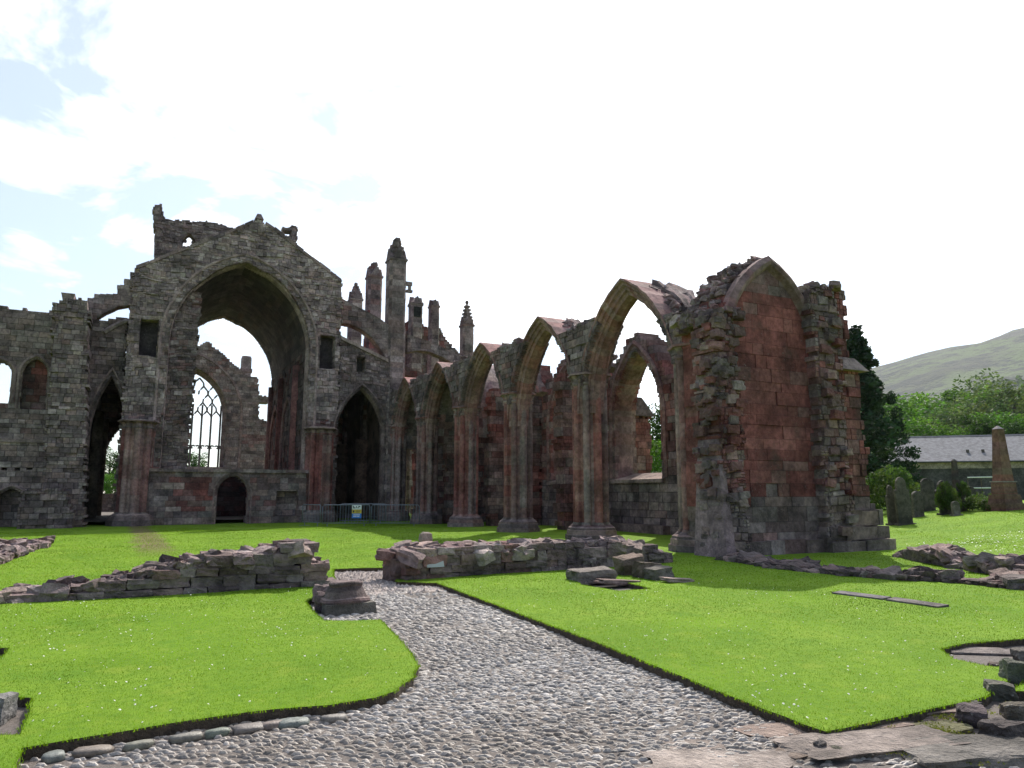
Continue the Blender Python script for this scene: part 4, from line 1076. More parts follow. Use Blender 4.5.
wall('foot', nb, planeY(YB - .9), [ony(16, 548, YB - .9), (ony(72, 540, YB - .9)[0], -.4)] + [ony(x, y, YB - .9) for x, y in ((72, 505), (64, 490), (50, 487), (38, 492), (22, 490), (18, 500))], 'rubble', thick=1.2, colf=lambda x, y, z: scol(x, y, z, .0, .15, .95), ch=(.2, .36), bw=(.25, .6), relief=.1, rough=.03)
clo = empty('cloister_wall', (-8, YF, 0), 'long plain shadowed wall at the far left edge with a blocked niche', 'church wall')
c1 = Arch(fx(33, 385), .52, fz(372, 33), .75, fz(408, 33)); c2 = Arch(fx(-4, 385), .52, fz(372, 0), .6, fz(402, 0)); c3 = Arch(fx(8, 515), .68, 1.0, .8, -.5)
put = [Rect(fx(x, 468) - .09, fx(x, 468) + .09, fz(470, x), fz(466.5, x)) for x in (3, 15.5, 28)]
co = [(-13, -.4), (-4.2, -.4), (-4.2, fz(309, 55))] + [(-4.4 - i * .45, fz(309 - .1 * i, 40) + .22 * nz(i, 0, 4, .9)) for i in range(19)] + [(-13, fz(306, 0))]
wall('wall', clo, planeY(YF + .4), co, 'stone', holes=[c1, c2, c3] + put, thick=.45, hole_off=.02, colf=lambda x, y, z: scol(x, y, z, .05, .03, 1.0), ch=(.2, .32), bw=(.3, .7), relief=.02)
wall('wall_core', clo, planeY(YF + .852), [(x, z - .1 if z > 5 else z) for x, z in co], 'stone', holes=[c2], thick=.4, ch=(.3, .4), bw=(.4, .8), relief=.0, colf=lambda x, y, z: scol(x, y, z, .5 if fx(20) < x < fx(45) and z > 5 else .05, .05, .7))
for a, nme in ((c1, 'niche_moulding'), (c2, 'window_moulding'), (c3, 'recess_moulding')):
    mb = MB(); arch_ring(mb, a, [(.22, -.05), (.12, -.08), (0, .06), (0, .25), (.22, .25)], planeY(YF + .4), 8, max(a.z0, -.3), .05, .2, .9); mb.build(nme, M['smooth'], clo)
mb = MB(); z = fz(440, 20)
mb.box(-13, -4.3, YF + .3, YF + .42, z - .1, z + .08, GREY[0]); mb.build('string_course', M['smooth'], clo)

# =================================================================== LOW RUINS
def lw(name, px, thick, prof, label, z0=0., **kw):
    pts = [onz(x, y, z0) for x, y in px]
    def hf(s):
        for i in range(len(prof) - 1):
            if prof[i][0] <= s <= prof[i + 1][0]:
                k = (s - prof[i][0]) / (prof[i + 1][0] - prof[i][0] + 1e-9); return prof[i][1] + (prof[i + 1][1] - prof[i][1]) * k
        return prof[-1][1]
    mb = low_wall(pts, thick, hf, z0=z0, **kw); c = pts[len(pts) // 2]
    o = mb.build(name, M['rubble'], origin=(c[0], c[1], z0)); tag(o, label, 'low wall'); return o
lw('ruined_low_wall', [(-70, 616), (0, 607), (120, 601), (240, 594), (330, 589)], 1.05, [(0, .12), (.22, .14), (.30, .2), (.42, .26), (.5, .36), (.56, .5), (.7, .54), (.8, .58), (.86, .72), (.93, .72), (.95, .52), (.975, .3), (1, .16)], 'long low ruined wall rising to a broken end left of the cobbled path', val=.78)
lw('ruined_low_wall', [(411, 583), (500, 576.5), (580, 571), (668, 565)], .95, [(0, .5), (.06, .58), (.3, .54), (.55, .54), (.8, .5), (.9, .44), (.97, .28), (1, .2)], 'low ruined wall with small plaque running right from the path gap to the arcade', val=.82)
lw('rubble_strip', [(720, 561), (775, 569), (850, 577), (910, 582)], .55, [(0, .06), (.3, .08), (.6, .05), (1, .1)], 'narrow strip of dark rubble footing crossing the lawn below the end wall', val=.6, z0=.04, ch=(.1, .16), bw=(.12, .3), buff=.05)
lw('rubble_strip', [(895, 558), (935, 565), (980, 573), (1040, 581)], .7, [(0, .05), (.12, .2), (.45, .3), (.5, .1), (.6, .1), (.68, .26), (.85, .3), (.88, .12), (1, .3)], 'broken footing of large dark stones edging the churchyard bank', val=.7, z0=.05, ch=(.16, .3), bw=(.25, .6))
lw('rubble_strip', [(925, 583), (960, 585), (1000, 590), (1040, 594)], 1.3, [(0, .08), (.4, .12), (1, .14)], 'flat spread of dark rubble at the right edge of the lawn', val=.55, z0=.03, ch=(.08, .12), bw=(.14, .3), buff=.05)
lw('rubble_strip', [(-60, 590), (0, 566), (28, 553), (50, 546)], 1.5, [(0, .2), (.5, .22), (1, .15)], 'rough footing of grey stones beside the far left lawn', val=.85, z0=.03, ch=(.12, .2), bw=(.2, .5))

def boulder(name, px, py, size, label, cat='stone', z0=0., rz=0., n=6, rough=.12, sq=.3, col=None, group=None, val=1., tilt=.08):
    x, y = onz(px, py, z0); mb = MB(); c = col or scol(x, y, 0, .08, .15, val)
    stone(mb, (x, y + size[1] * .4, z0 + size[2] * .46), size, rz, n, rough, sq, c, tilt)
    o = mb.build(name, M['rubble'], origin=(x, y + size[1] * .4, z0)); tag(o, label, cat, group); return o
boulder('loose_stone', 427, 545, (.24, .22, .24), 'small rounded stone perched on the low wall by the plaque', z0=.56, sq=.55, col=(.24, .19, .16))
boulder('carved_block', 597, 583, (.78, .42, .24), 'worn carved block lying in a shallow cut in the right lawn', 'stone block', z0=.02, rz=-.05, sq=.12, col=(.19, .16, .14))
boulder('flat_slab', 622, 585, (.75, .3, .08), 'thin broken slab beside the carved block in the lawn cut', 'stone slab', z0=.03, sq=.1)
boulder('loose_stone', 634, 575, (.5, .36, .36), 'upright brown stone first of the short row in the right lawn', z0=.06, sq=.15, col=(.19, .14, .11), tilt=.25)
boulder('loose_stone', 651, 578, (.42, .32, .28), 'brown stone leaning in the middle of the short row in the right lawn', z0=.06, sq=.15, col=(.17, .13, .1), tilt=.2)
boulder('loose_stone', 663, 580, (.42, .34, .22), 'low squarish stone at the end of the short row in the right lawn', z0=.06, sq=.15, col=(.16, .14, .12))
boulder('flat_slab', 681, 582, (.55, .25, .06), 'flat sunken slab beyond the short row of stones', 'stone slab', z0=.07, sq=.1)
for (a_, b_, lb, cc_) in (((832, 591.5), (882, 597.5), 'long narrow grave slab sunk into the right lawn', (.15, .135, .135)), ((885, 598), (938, 605), 'second half of the sunken grave slab in the right lawn', (.19, .165, .155))):
    p, q = Vector(onz(*a_, .1)), Vector(onz(*b_, .1)); d_ = (q - p).normalized(); n_ = Vector((-d_.y, d_.x)) * .26; mb = MB(); J = lambda v, z: (v.x + rnd.uniform(-.012, .012), v.y + rnd.uniform(-.012, .012), gz(v.x, v.y) + z)
    mb.quadbox([J(p, -.06), J(q, -.06), J(q + n_, -.06), J(p + n_, -.06), J(p, .022), J(q, .02), J(q + n_, .03), J(p + n_, .034)], cc_)
    o = mb.build('flat_slab', M['rubble'], origin=(p.x, p.y, .07)); tag(o, lb, 'stone slab')
boulder('flat_slab', 985, 648, (.85, .42, .1), 'larger flat stone in the lawn pit at the right edge', 'stone slab', z0=-.07, rz=-.5, sq=.15, n=9, col=(.25, .21, .19), tilt=.02)
boulder('flat_slab', 990, 660, (.6, .3, .08), 'smaller flat stone at the front of the lawn pit', 'stone slab', z0=-.07, rz=-.55, sq=.15, n=9, col=(.22, .185, .17), tilt=.02)
# column base by the path
cb = empty('column_base', (*onz(348, 614), 0), 'moulded octagonal column base with pale flat top beside the path', 'column base')
bx, by = onz(348, 614); by += .26
mb = MB(); 
mb.quadbox([(bx - .30, by - .24, -.05), (bx + .40, by - .26, -.05), (bx + .40, by + .3, -.05), (bx - .30, by + .3, -.05), (bx - .28, by - .22, .12), (bx + .38, by - .24, .13), (bx + .38, by + .28, .13), (bx - .28, by + .28, .12)], (.15, .135, .115)); mb.build('plinth', M['rubble'], cb)
mb = MB(); rings = []
for z, q in ((.122, .30), (.15, .315), (.18, .30), (.195, .27), (.28, .235), (.34, .20), (.355, .21), (.385, .215), (.40, .20)):
    rings.append([(bx + .02 + q * math.cos(a * math.pi / 8) * (1.12 if a % 2 else 1.08), by + q * .85 * math.sin(a * math.pi / 8), z + .012 * math.cos(a)) for a in range(16)])
cc = [scol(1, 1, i, 0, .1, .9) for i in range(9)]
mb.loft(rings, lambda i, k: cc[i] if i < 8 else (.32, .3, .27)); mb.build('drum', M['rubble'], cb)
for i, (px, py, s_, lb) in enumerate([(328, 612, .3, 'dark split stone touching the left side of the column base'), (322, 604, .32, 'rough dark stone at the far left of the pile by the column base'), (333, 601, .3, 'reddish rough stone behind the column base'), (345, 596, .28, 'flat dark stone at the back of the pile by the column base'), (330, 607, .22, 'pale topped stone in the middle of the pile by the column base'), (357, 594, .2, 'small brown stone at the right end of the pile by the column base')]):
    boulder('loose_stone', px, py, (s_ * .95, s_ * .72, s_ * .8), lb, z0=0, rz=rnd.uniform(0, 3), sq=.2, rough=.2, val=.75, tilt=.3)
# foreground stones at lower right and left
fg = [(850, 744, (1.15, .34, .08), 'broad flat slab forming the edge of the cobbles at lower right', (.36, .27, .225), .28, .05),
      (905, 727, (1.1, .42, .10), 'flat pale slab below the turf corner at lower right', (.37, .28, .235), .22, .05),
      (740, 782, (.9, .36, .08), 'grey slab at the bottom edge beside the cobbles', (.30, .25, .22), .12, .05),
      (900, 765, (1.1, .42, .10), 'grey flat rock along the bottom right edge', (.29, .24, .21), .2, .05),
      (995, 775, (.8, .4, .12), 'dark flat rock in the bottom right corner', (.2, .18, .16), .1, .05),
      (812, 764, (.36, .2, .07), 'small brown flat stone between the two bottom slabs', (.24, .185, .15), .5, .05),
      (700, 758, (.34, .2, .06), 'small flat stone bedded at the right edge of the cobbles', (.27, .22, .19), .1, .05),
      (948, 722, (.42, .24, .07), 'flat brown slab just below the turf near the boulders', (.3, .235, .2), .35, .05),
      (935, 762, (.3, .16, .07), 'narrow brown stone in front of the boulders at lower right', (.25, .2, .165), -.2, .05),
      (957, 742, (.34, .24, .08), 'mossy flat stone among the boulders at lower right', (.2, .19, .1), .3, .1),
      (870, 748, (.4, .2, .08), 'thin dark sliver of stone lying on the slab', (.13, .12, .12), .3, .1)]
for px, py, sz_, lb, c, rz, tl in fg:
    boulder('flat_slab', px, py, sz_, lb, 'stone slab', z0=-.07, rz=rz - YAW, n=9, rough=.2, sq=.16, col=c, tilt=.03)
bo = [(983, 728, (.22, .2, .15), 'angular grey boulder nearest the turf corner', .3), (1016, 748, (.28, .24, .17), 'dark square boulder low at the right edge', .2),
      (1010, 702, (.24, .2, .16), 'leaning grey boulder half way up the right edge pile', .25), (1028, 690, (.26, .24, .26), 'tall grey boulder cut by the right edge', .2),
      (978, 712, (.14, .12, .08), 'small pale stone between turf and boulders', .5), (1024, 720, (.2, .18, .12), 'small flat stone wedged between the right edge boulders', .3),
      (1006, 674, (.2, .14, .1), 'low brown stone behind the right edge boulders', .2), (1030, 662, (.2, .16, .14), 'small dark stone at the top of the right edge pile', .3),
      (823, 752, (.09, .07, .07), 'tiny dark upright stone on the cobble edge', .4), (840, 755, (.08, .06, .05), 'tiny black pebble beside the slab', .5), (868, 760, (.12, .07, .05), 'small brown pebble on the bottom slabs', .5)]
for px, py, sz_, lb, sq in bo:
    boulder('boulder', px, py, (sz_[0] * .78, sz_[1] * .85, sz_[2] * .85), lb, 'boulder', z0=-.02, rz=rnd.uniform(-.5, .5) - YAW, sq=min(.5, sq + .08), rough=.17, n=9, col=tuple(rnd.uniform(.85, 1.1) * q for q in (.165, .14, .12)), tilt=.15)
boulder('carved_block', -6, 727, (.16, .22, .2), 'squared grey block in the cut at the lower left edge', 'stone block', z0=-.03, rz=-.3, sq=.1, col=(.2, .19, .18))
mb = MB()
kerb = Z1((40, 738), (70, 733), (120, 728), (200, 716), (270, 707), (330, 701))
for i in range(len(kerb) - 1):                        # worn edging stones along the turf
    a, b = Vector(kerb[i]), Vector(kerb[i + 1]); L = (b - a).length; d = 0
    while d < L:
        l = rnd.uniform(.12, .26); p = a + (b - a) * min(1, (d + l / 2) / L); p = p + Vector((.02, -.09))
        stone(mb, (p.x, p.y, .0), (l * .85, rnd.uniform(.07, .11), .05), math.atan2((b - a).y, (b - a).x), 3, .12, .5, tuple(x * rnd.uniform(.85, 1.1) for x in (.16, .14, .122)), .04); d += l * rnd.uniform(1, 1.4)
o = mb.build('edging', M['cobble'], smooth=True); tag(o, kind='structure')
mb = MB()
for i in range(700):                                   # moss and weeds in the cracks of the slabs
    px = rnd.uniform(880, 1020); py = rnd.uniform(705, 765); x, y = onz(px, py, 0)
    if nz(x, y, 2, 5) < .0: continue
    for k in range(9):
        a = rnd.uniform(0, 6.28); h = rnd.uniform(.003, .012); q = rnd.uniform(.004, .012); b = len(mb.v)
        xx, yy = x + rnd.uniform(-.05, .05), y + rnd.uniform(-.05, .05)
        mb.v += [(xx - q * math.cos(a), yy - q * math.sin(a), .012), (xx + q * math.cos(a), yy + q * math.sin(a), .012), (xx + rnd.uniform(-.012, .012), yy + rnd.uniform(-.012, .012), .012 + h)]
        mb.f.append((b, b + 1, b + 2)); mb.c.append(rnd.choice(((.16, .17, .035), (.2, .19, .05), (.11, .14, .03))))
tag(mb.build('moss', M['blade']), 'yellow green moss in the cracks between the slabs', kind='stuff')
# plaque on the low wall
px0, px1 = onz(423, 581), onz(441, 580); mb = MB()
_d = (Vector(px1) - Vector(px0)).normalized(); _nn = Vector((_d.y, -_d.x)) * .22
c0 = Vector(px0) + _nn; c1_ = c0 + _d * .33
mb.quadbox([(c0.x, c0.y, .26), (c1_.x, c1_.y, .26), (c1_.x - _nn.x * .3, c1_.y - _nn.y * .3, .26), (c0.x - _nn.x * .3, c0.y - _nn.y * .3, .26), (c0.x - _nn.x * .35, c0.y - _nn.y * .35, .42), (c1_.x - _nn.x * .35, c1_.y - _nn.y * .35, .42), (c1_.x - _nn.x * .7, c1_.y - _nn.y * .7, .42), (c0.x - _nn.x * .7, c0.y - _nn.y * .7, .42)], (.36, .38, .36))
o = mb.build('plaque', M['paint'], origin=(c0.x, c0.y, .29)); tag(o, 'small grey rectangular plaque fixed to the low wall by the path', 'plaque')

# =================================================================== BARRIERS AND SIGN
def barrier(p0, p1, label):
    a, b = Vector(p0), Vector(p1); d = (b - a).normalized(); n = Vector((-d.y, d.x)); L = (b - a).length
    t = empty('barrier', (*((a + b) / 2), 0), label, 'barrier', 'steel barriers in front of the arcade')
    G = -.08
    P = lambda s, z, o=0: (a.x + d.x * s + n.x * o, a.y + d.y * s + n.y * o, z + G)
    mb = MB(); mb.tube([P(0, .2), P(0, 1.02), P(.06, 1.1), P(L - .06, 1.1), P(L, 1.02), P(L, .2)], .021, 8, (.3, .3, .3)); mb.tube([P(0, .22), P(L, .22)], .018, 8, (.3, .3, .3)); mb.build('frame', M['steel'], t, smooth=True)
    mb = MB(); k = int(L / .14)
    for i in range(1, k): mb.tube([P(L * i / k, .22), P(L * i / k, 1.1)], .009, 5, (.3, .3, .3))
    mb.build('bars', M['steel'], t)
    for s in (.25, L - .25):
        mb = MB(); mb.tube([P(s, .22), P(s, .03)], .022, 6, (.3, .3, .3)); mb.tube([P(s, .03, -.3), P(s, .03, .3)], .022, 6, (.3, .3, .3)); mb.build('foot', M['steel'], t)
    return P
b1 = onz(322, 526); b2 = onz(370, 526); b3 = onz(419, 526); b4 = onz(338, 521)
barrier(b1, (Vector(b2) + Vector((-.04, 0)))[:], 'grey steel crowd barrier carrying the warning sign')
barrier((Vector(b2) + Vector((.04, 0)))[:], b3, 'grey steel crowd barrier right of the one with the sign')
barrier(onz(340, 523), onz(385, 523), 'dim steel barrier standing behind the one with the sign')
barrier(onz(302, 524.5), onz(320, 525.6), 'short visible barrier at the left end close to the gable pier')
d = (Vector(b2) - Vector(b1)).normalized(); sp = Vector(b1) + (Vector(b2) - Vector(b1)) * ((356.5 - 322) / 48) + Vector((d.y, -d.x)) * .05
sg = empty('warning_sign', (sp.x, sp.y, .5), 'small white, yellow and blue warning sign hung on the steel barrier', 'sign')
def spanel(name, z0, z1, c, marks=()):
    mb = MB(); h = d * .23; nn = Vector((d.y, -d.x)) * .006
    a, b = sp - h, sp + h
    mb.quadbox([(a.x - nn.x, a.y - nn.y, z0), (b.x - nn.x, b.y - nn.y, z0), (b.x + nn.x, b.y + nn.y, z0), (a.x + nn.x, a.y + nn.y, z0), (a.x - nn.x, a.y - nn.y, z1), (b.x - nn.x, b.y - nn.y, z1), (b.x + nn.x, b.y + nn.y, z1), (a.x + nn.x, a.y + nn.y, z1)], c)
    for (s0, s1, m0, m1, mc) in marks:
        p = a + d * (.46 * s0) + nn * 1.5; q = a + d * (.46 * s1) + nn * 1.5; b_ = len(mb.v)
        mb.v += [(p.x, p.y, z0 + (z1 - z0) * m0), (q.x, q.y, z0 + (z1 - z0) * m0), (q.x, q.y, z0 + (z1 - z0) * m1), (p.x, p.y, z0 + (z1 - z0) * m1)]; mb.f.append((b_, b_ + 1, b_ + 2, b_ + 3)); mb.c.append(mc)
    mb.build(name, M['paint'], sg)
K = (.03, .03, .035); Wh = (.75, .75, .74)
spanel('white_panel', .80, 1.02, (.72, .73, .72), [(.1, .2, .25, .8, K), (.2, .36, .25, .45, K), (.42, .5, .3, .75, K), (.56, .74, .3, .45, K), (.66, .86, .55, .78, K)])
spanel('yellow_panel', .61, .796, (.75, .52, .04), [(.08, .26, .2, .8, K), (.36, .9, .55, .72, K), (.36, .8, .25, .4, K)])
spanel('blue_panel', .38, .606, (.03, .2, .62), [(.15, .85, .62, .78, Wh), (.15, .5, .3, .46, Wh), (.56, .8, .3, .46, Wh)])

# =================================================================== CHURCHYARD
def hgt(px, py, dist): p = atd(px, py, dist); return p
def yard(px, dist):
    p = atd(px, 500, dist); return p[0], p[1], gz(p[0], p[1])
def grave(px, y0, y1, wpx, dist, kind, label, val=.7, thick=.16):
    x, y, z = yard(px, dist); H = (y1 - y0) / FPX * dist; Wd = wpx / FPX * dist; zb = EYE + (493 - y1) / FPX * dist
    z = min(z, zb) - .05; H = zb + H - z
    a = -YAW + rnd.uniform(-.12, .12); c = (.15 * val, .135 * val, .115 * val)
    if kind == 'round': prof = [(-.5, 0), (.5, 0), (.5, .78)] + [(.5 * math.cos(t * math.pi / 8), .78 + .22 * math.sin(t * math.pi / 8)) for t in range(1, 8)] + [(-.5, .78)]
    elif kind == 'shoulder': prof = [(-.5, 0), (.5, 0), (.5, .72), (.34, .74), (.34, .84)] + [(.34 * math.cos(t * math.pi / 6), .84 + .16 * math.sin(t * math.pi / 6)) for t in range(1, 6)] + [(-.34, .84), (-.34, .74), (-.5, .72)]
    else: prof = [(-.5, 0), (.5, 0), (.5, .9), (.25, .97), (0, 1), (-.3, .97), (-.5, .88)]
    t = empty('gravestone', (x, y, z), label, 'gravestone', 'gravestones in the churchyard', a)
    m = Matrix.Translation((x, y, z)) @ Matrix.Rotation(a, 4, 'Z') @ Matrix.Rotation(rnd.uniform(-.05, .05), 4, 'Y')
    mb = MB(); rings = []
    for yy, k in ((-thick / 2, .96), (-thick / 2 + .02, 1), (thick / 2 - .02, 1), (thick / 2, .96)):
        rings.append([tuple(m @ Vector((u * Wd * k, yy, .06 + v * (H - .06) * (k if v > .5 else 1)))) for u, v in prof])
    mb.loft(rings, lambda i, k: c); mb.build('slab', M['rubble'], t)
    mb = MB(); hw = Wd * .62
    mb.quadbox([m @ Vector(p) for p in ((-hw, -.2, -.1), (hw, -.2, -.1), (hw, .2, -.1), (-hw, .2, -.1), (-hw, -.17, .10), (hw, -.17, .10), (hw, .17, .10), (-hw, .17, .10))], c); mb.build('plinth', M['rubble'], t)
grave(891, 485, 513, 8, 27, 'shoulder', 'narrow gravestone first on the left beside the clipped bush')
grave(903.5, 477, 513.5, 14, 26.5, 'shoulder', 'broad tall gravestone second from the left with stepped base', .8)
grave(917, 491, 509, 11, 29, 'round', 'small round topped gravestone in the middle of the group', .85)
grave(928, 478, 509, 12, 31, 'flat', 'tall weathered gravestone behind the small round one')
grave(946, 480, 510, 13, 28.5, 'round', 'broad gravestone overgrown with ivy', .5)
grave(970, 486, 509, 8, 30, 'flat', 'plain dark gravestone right of the tall pillar stone', .6)
grave(938, 489, 509, 7, 33, 'flat', 'thin dark gravestone squeezed between two taller ones', .5)
grave(955, 501, 510, 7, 27.5, 'round', 'tiny low gravestone with pale top at the foot of the pillar stone', 1.1)
def taper(name, px, ys, dist, label, cat, col, parts):
    x, y, z = yard(px, dist); t = empty(name, (x, y, z), label, cat); a = -YAW + .2
    for nme, z0, z1, w0, w1, c in parts:
        Z0, Z1_ = EYE + (493 - z0) / FPX * dist, EYE + (493 - z1) / FPX * dist
        if nme == parts[0][0]: Z0 = min(Z0, z) - .1
        h0, h1 = w0 / FPX * dist / 2 * .82, w1 / FPX * dist / 2 * .82; m = Matrix.Translation((x, y, 0)) @ Matrix.Rotation(a, 4, 'Z'); mb = MB()
        nl = 8
        rings = []
        for i in range(nl + 1):
            h = h0 + (h1 - h0) * i / nl; zz3 = Z0 + (Z1_ - Z0) * i / nl
            rings.append([tuple(m @ Vector((sx_ * h, sy_ * h, zz3))) for sx_, sy_ in ((-1, -1), (1, -1), (1, 1), (-1, 1))])
        cl = [tuple(v * rnd.uniform(.88, 1.1) for v in c) for _ in range(nl)]
        mb.loft(rings, lambda i, k: cl[min(i, nl - 1)]); mb.build(nme, M['smooth'], t)
ob = (.2, .115, .085)
taper('obelisk', 1005, 0, 27.5, 'tall brown stone obelisk monument at the right edge', 'monument', ob, [('base', 512, 503, 30, 29, ob), ('plinth', 503, 494.5, 25, 23, ob), ('pedestal', 494.3, 482.5, 19, 18, ob), ('pedestal_cap', 482.3, 481.3, 20, 20, (.3, .27, .25)), ('shaft', 481.2, 429, 15.5, 8.6, ob), ('cap', 428.9, 425.5, 8.8, 1.2, (.4, .37, .35))])
dk = (.085, .075, .065)
taper('pillar_stone', 957.5, 0, 29, 'tall thin dark pillar gravestone rising above the others', 'monument', dk, [('base', 510, 500, 14, 13, dk), ('pedestal', 499.9, 486, 11, 9, dk), ('shaft', 485.9, 461, 6, 4.5, dk), ('cap', 460.9, 459, 4.5, 1, dk)])
# long low building with slate roof beyond the graves
bl = empty('long_building', atd(960, 493, 62)[:2] + (0,), 'long low grey building with pale slate roof behind the graveyard', 'building')
def BP(s, q, z):                                      # s along the front, q back
    e = Vector(atd(868, 493, 66)[:2]); f2 = Vector(atd(1130, 493, 60)[:2]); dd = (f2 - e).normalized(); nn = Vector((-dd.y, dd.x)); p = e + dd * s + nn * q; return (p.x, p.y, z)
Lb = 27; Db = 9; ze = EYE + (493 - 462) / FPX * 64; zr = EYE + (493 - 441) / FPX * 66 + .5; zg = .3
mb = MB(); mb.quadbox([BP(0, 0, 0), BP(Lb, 0, 0), BP(Lb, Db, 0), BP(0, Db, 0), BP(0, 0, ze - .6), BP(Lb, 0, ze - .6), BP(Lb, Db, ze - .6), BP(0, Db, ze - .6)], (.10, .09, .085)); mb.build('wall', M['rubble'], bl)
mb = MB(); mb.quadbox([BP(-.1, -.1, ze - .6), BP(Lb, -.1, ze - .6), BP(Lb, Db, ze - .6), BP(-.1, Db, ze - .6), BP(-.1, -.1, ze), BP(Lb, -.1, ze), BP(Lb, Db, ze), BP(-.1, Db, ze)], (.42, .33, .28)); mb.build('eaves_band', M['smooth'], bl)
mb = MB(); mb.quadbox([BP(-.5, -.45, ze + .002), BP(Lb, -.45, ze + .002), BP(Lb, Db + .4, ze + .002), BP(-.5, Db + .4, ze + .002), BP(4.2, Db * .47, zr), BP(Lb, Db * .47, zr), BP(Lb, Db * .53, zr), BP(4.2, Db * .53, zr)], (.15, .148, .158)); mb.build('roof', M['slate'], bl)
mb = MB(); mb.quadbox([BP(4.1, Db * .46, zr - .02), BP(Lb, Db * .46, zr - .02), BP(Lb, Db * .54, zr - .02), BP(4.1, Db * .54, zr - .02), BP(4.1, Db * .48, zr + .14), BP(Lb, Db * .48, zr + .14), BP(Lb, Db * .52, zr + .14), BP(4.1, Db * .52, zr + .14)], (.12, .12, .13)); mb.build('ridge', M['slate'], bl)
mb = MB(); mb.tube([BP(-.5, -.52, ze - .02), BP(Lb, -.52, ze - .02)], .07, 6, (.06, .06, .065)); mb.build('gutter', M['slate'], bl)
for s in (8.6, 9.8):
    mb = MB(); p = BP(s, 1.2, ze + .62); mb.tube([p, (p[0], p[1], p[2] + .5)], .13, 8, (.1, .08, .07)); mb.build('roof_vent', M['slate'], bl)
mb = MB(); p = BP(2.0, 2.1, ze + 1.05)
mb.quadbox([BP(1.6, 1.0, ze + .60), BP(3.0, 1.0, ze + .60), BP(3.2, 2.2, ze + 1.12), BP(2.2, 2.2, ze + 1.12), BP(1.6, 1.0, ze + .68), BP(3.0, 1.0, ze + .68), BP(3.2, 2.2, ze + 1.2), BP(2.2, 2.2, ze + 1.2)], (.5, .5, .5)); mb.build('skylight', M['paint'], bl)
# white railing beyond the stones
p0 = atd(969, 493, 40); p1 = atd(996, 493, 39); rl = empty('white_railing', (p0[0], p0[1], .6), 'white two rail fence between the pillar stone and the obelisk', 'railing')
for z in (EYE + (493 - 477.5) / FPX * 40, EYE + (493 - 488) / FPX * 40):
    mb = MB(); mb.tube([(p0[0], p0[1], z), (p1[0], p1[1], z)], .035, 6, (.8, .8, .8)); mb.build('rail', M['iron'], rl)
for s in (0, .5, 1):
    x, y = p0[0] + (p1[0] - p0[0]) * s, p0[1] + (p1[1] - p0[1]) * s; mb = MB(); mb.tube([(x, y, .3), (x, y, EYE + 15.5 / FPX * 40 - .04)], .03, 6, (.3, .3, .3)); mb.build('post', M['bark'], rl)

# =================================================================== TREES AND BUSHES
def leaves(clumps, per, size, col, rs, droop=0., flat=.5, var=.3):
    """many small leaf faces spread through clumps (x, y, z, r)"""
    mb = MB()
    for (cx, cy, cz, cr) in clumps:
        k = rs.uniform(1 - var, 1 + var); c0 = (col[0] * k * rs.uniform(.85, 1.2), col[1] * k, col[2] * k)
        n = max(6, int(per * (.6 + .8 * rs.rand())))
        for _ in range(n):
            v = Vector(rs.randn(3)); v = v.normalized() * (cr * rs.uniform(.35, 1.0) ** .6)
            p = Vector((cx + v.x, cy + v.y, cz + v.z * .75 - droop * (v.x * v.x + v.y * v.y) / max(cr, .01)))
            a = Vector(rs.randn(3)).normalized(); a.z *= flat; a.normalize(); b_ = a.cross(Vector(rs.randn(3))).normalized()
            s = size * rs.uniform(.6, 1.3); i = len(mb.v)
            mb.v += [tuple(p - a * s), tuple(p + b_ * s * .55), tuple(p + a * s), tuple(p - b_ * s * .55)]
            mb.f.append((i, i + 1, i + 2, i + 3)); q = rs.uniform(.8, 1.2); mb.c.append((c0[0] * q, c0[1] * q, c0[2] * q))
    return mb
def broad_clumps(rs, h, rad, n, base=.28):
    out = []
    for _ in range(n):
        t = rs.rand(); a = rs.uniform(0, 6.283); z = h * (base + (1 - base) * t)
        env = math.sin(math.pi * min(1, .18 + .82 * (1 - t) ** .8)) ** .6 * rad if t > .25 else rad * (.6 + 1.4 * t)
        r = env * math.sqrt(rs.uniform(.15, 1)); cr = rad * rs.uniform(.16, .32)
        out.append((r * math.cos(a), r * math.sin(a), z - cr * .4, cr))
    return out
def limbs(mb, rs, h, r, n=5, spread=.5):
    mb.tube([(0, 0, -.3), (.05 * h * .2, 0, h * .3), (0, .02 * h, h * .62), (.02 * h, 0, h * .85)], r, 8, (.09, .07, .05), r2=r * .2)
    for i in range(n):
        a = rs.uniform(0, 6.28); z0 = h * rs.uniform(.28, .6)
        mb.tube([(0, 0, z0), (spread * h * .2 * math.cos(a), spread * h * .2 * math.sin(a), z0 + h * .12), (spread * h * .45 * math.cos(a), spread * h * .45 * math.sin(a), z0 + h * .24)], r * .45, 6, (.09, .07, .05), r2=r * .1)
PROTO = {}
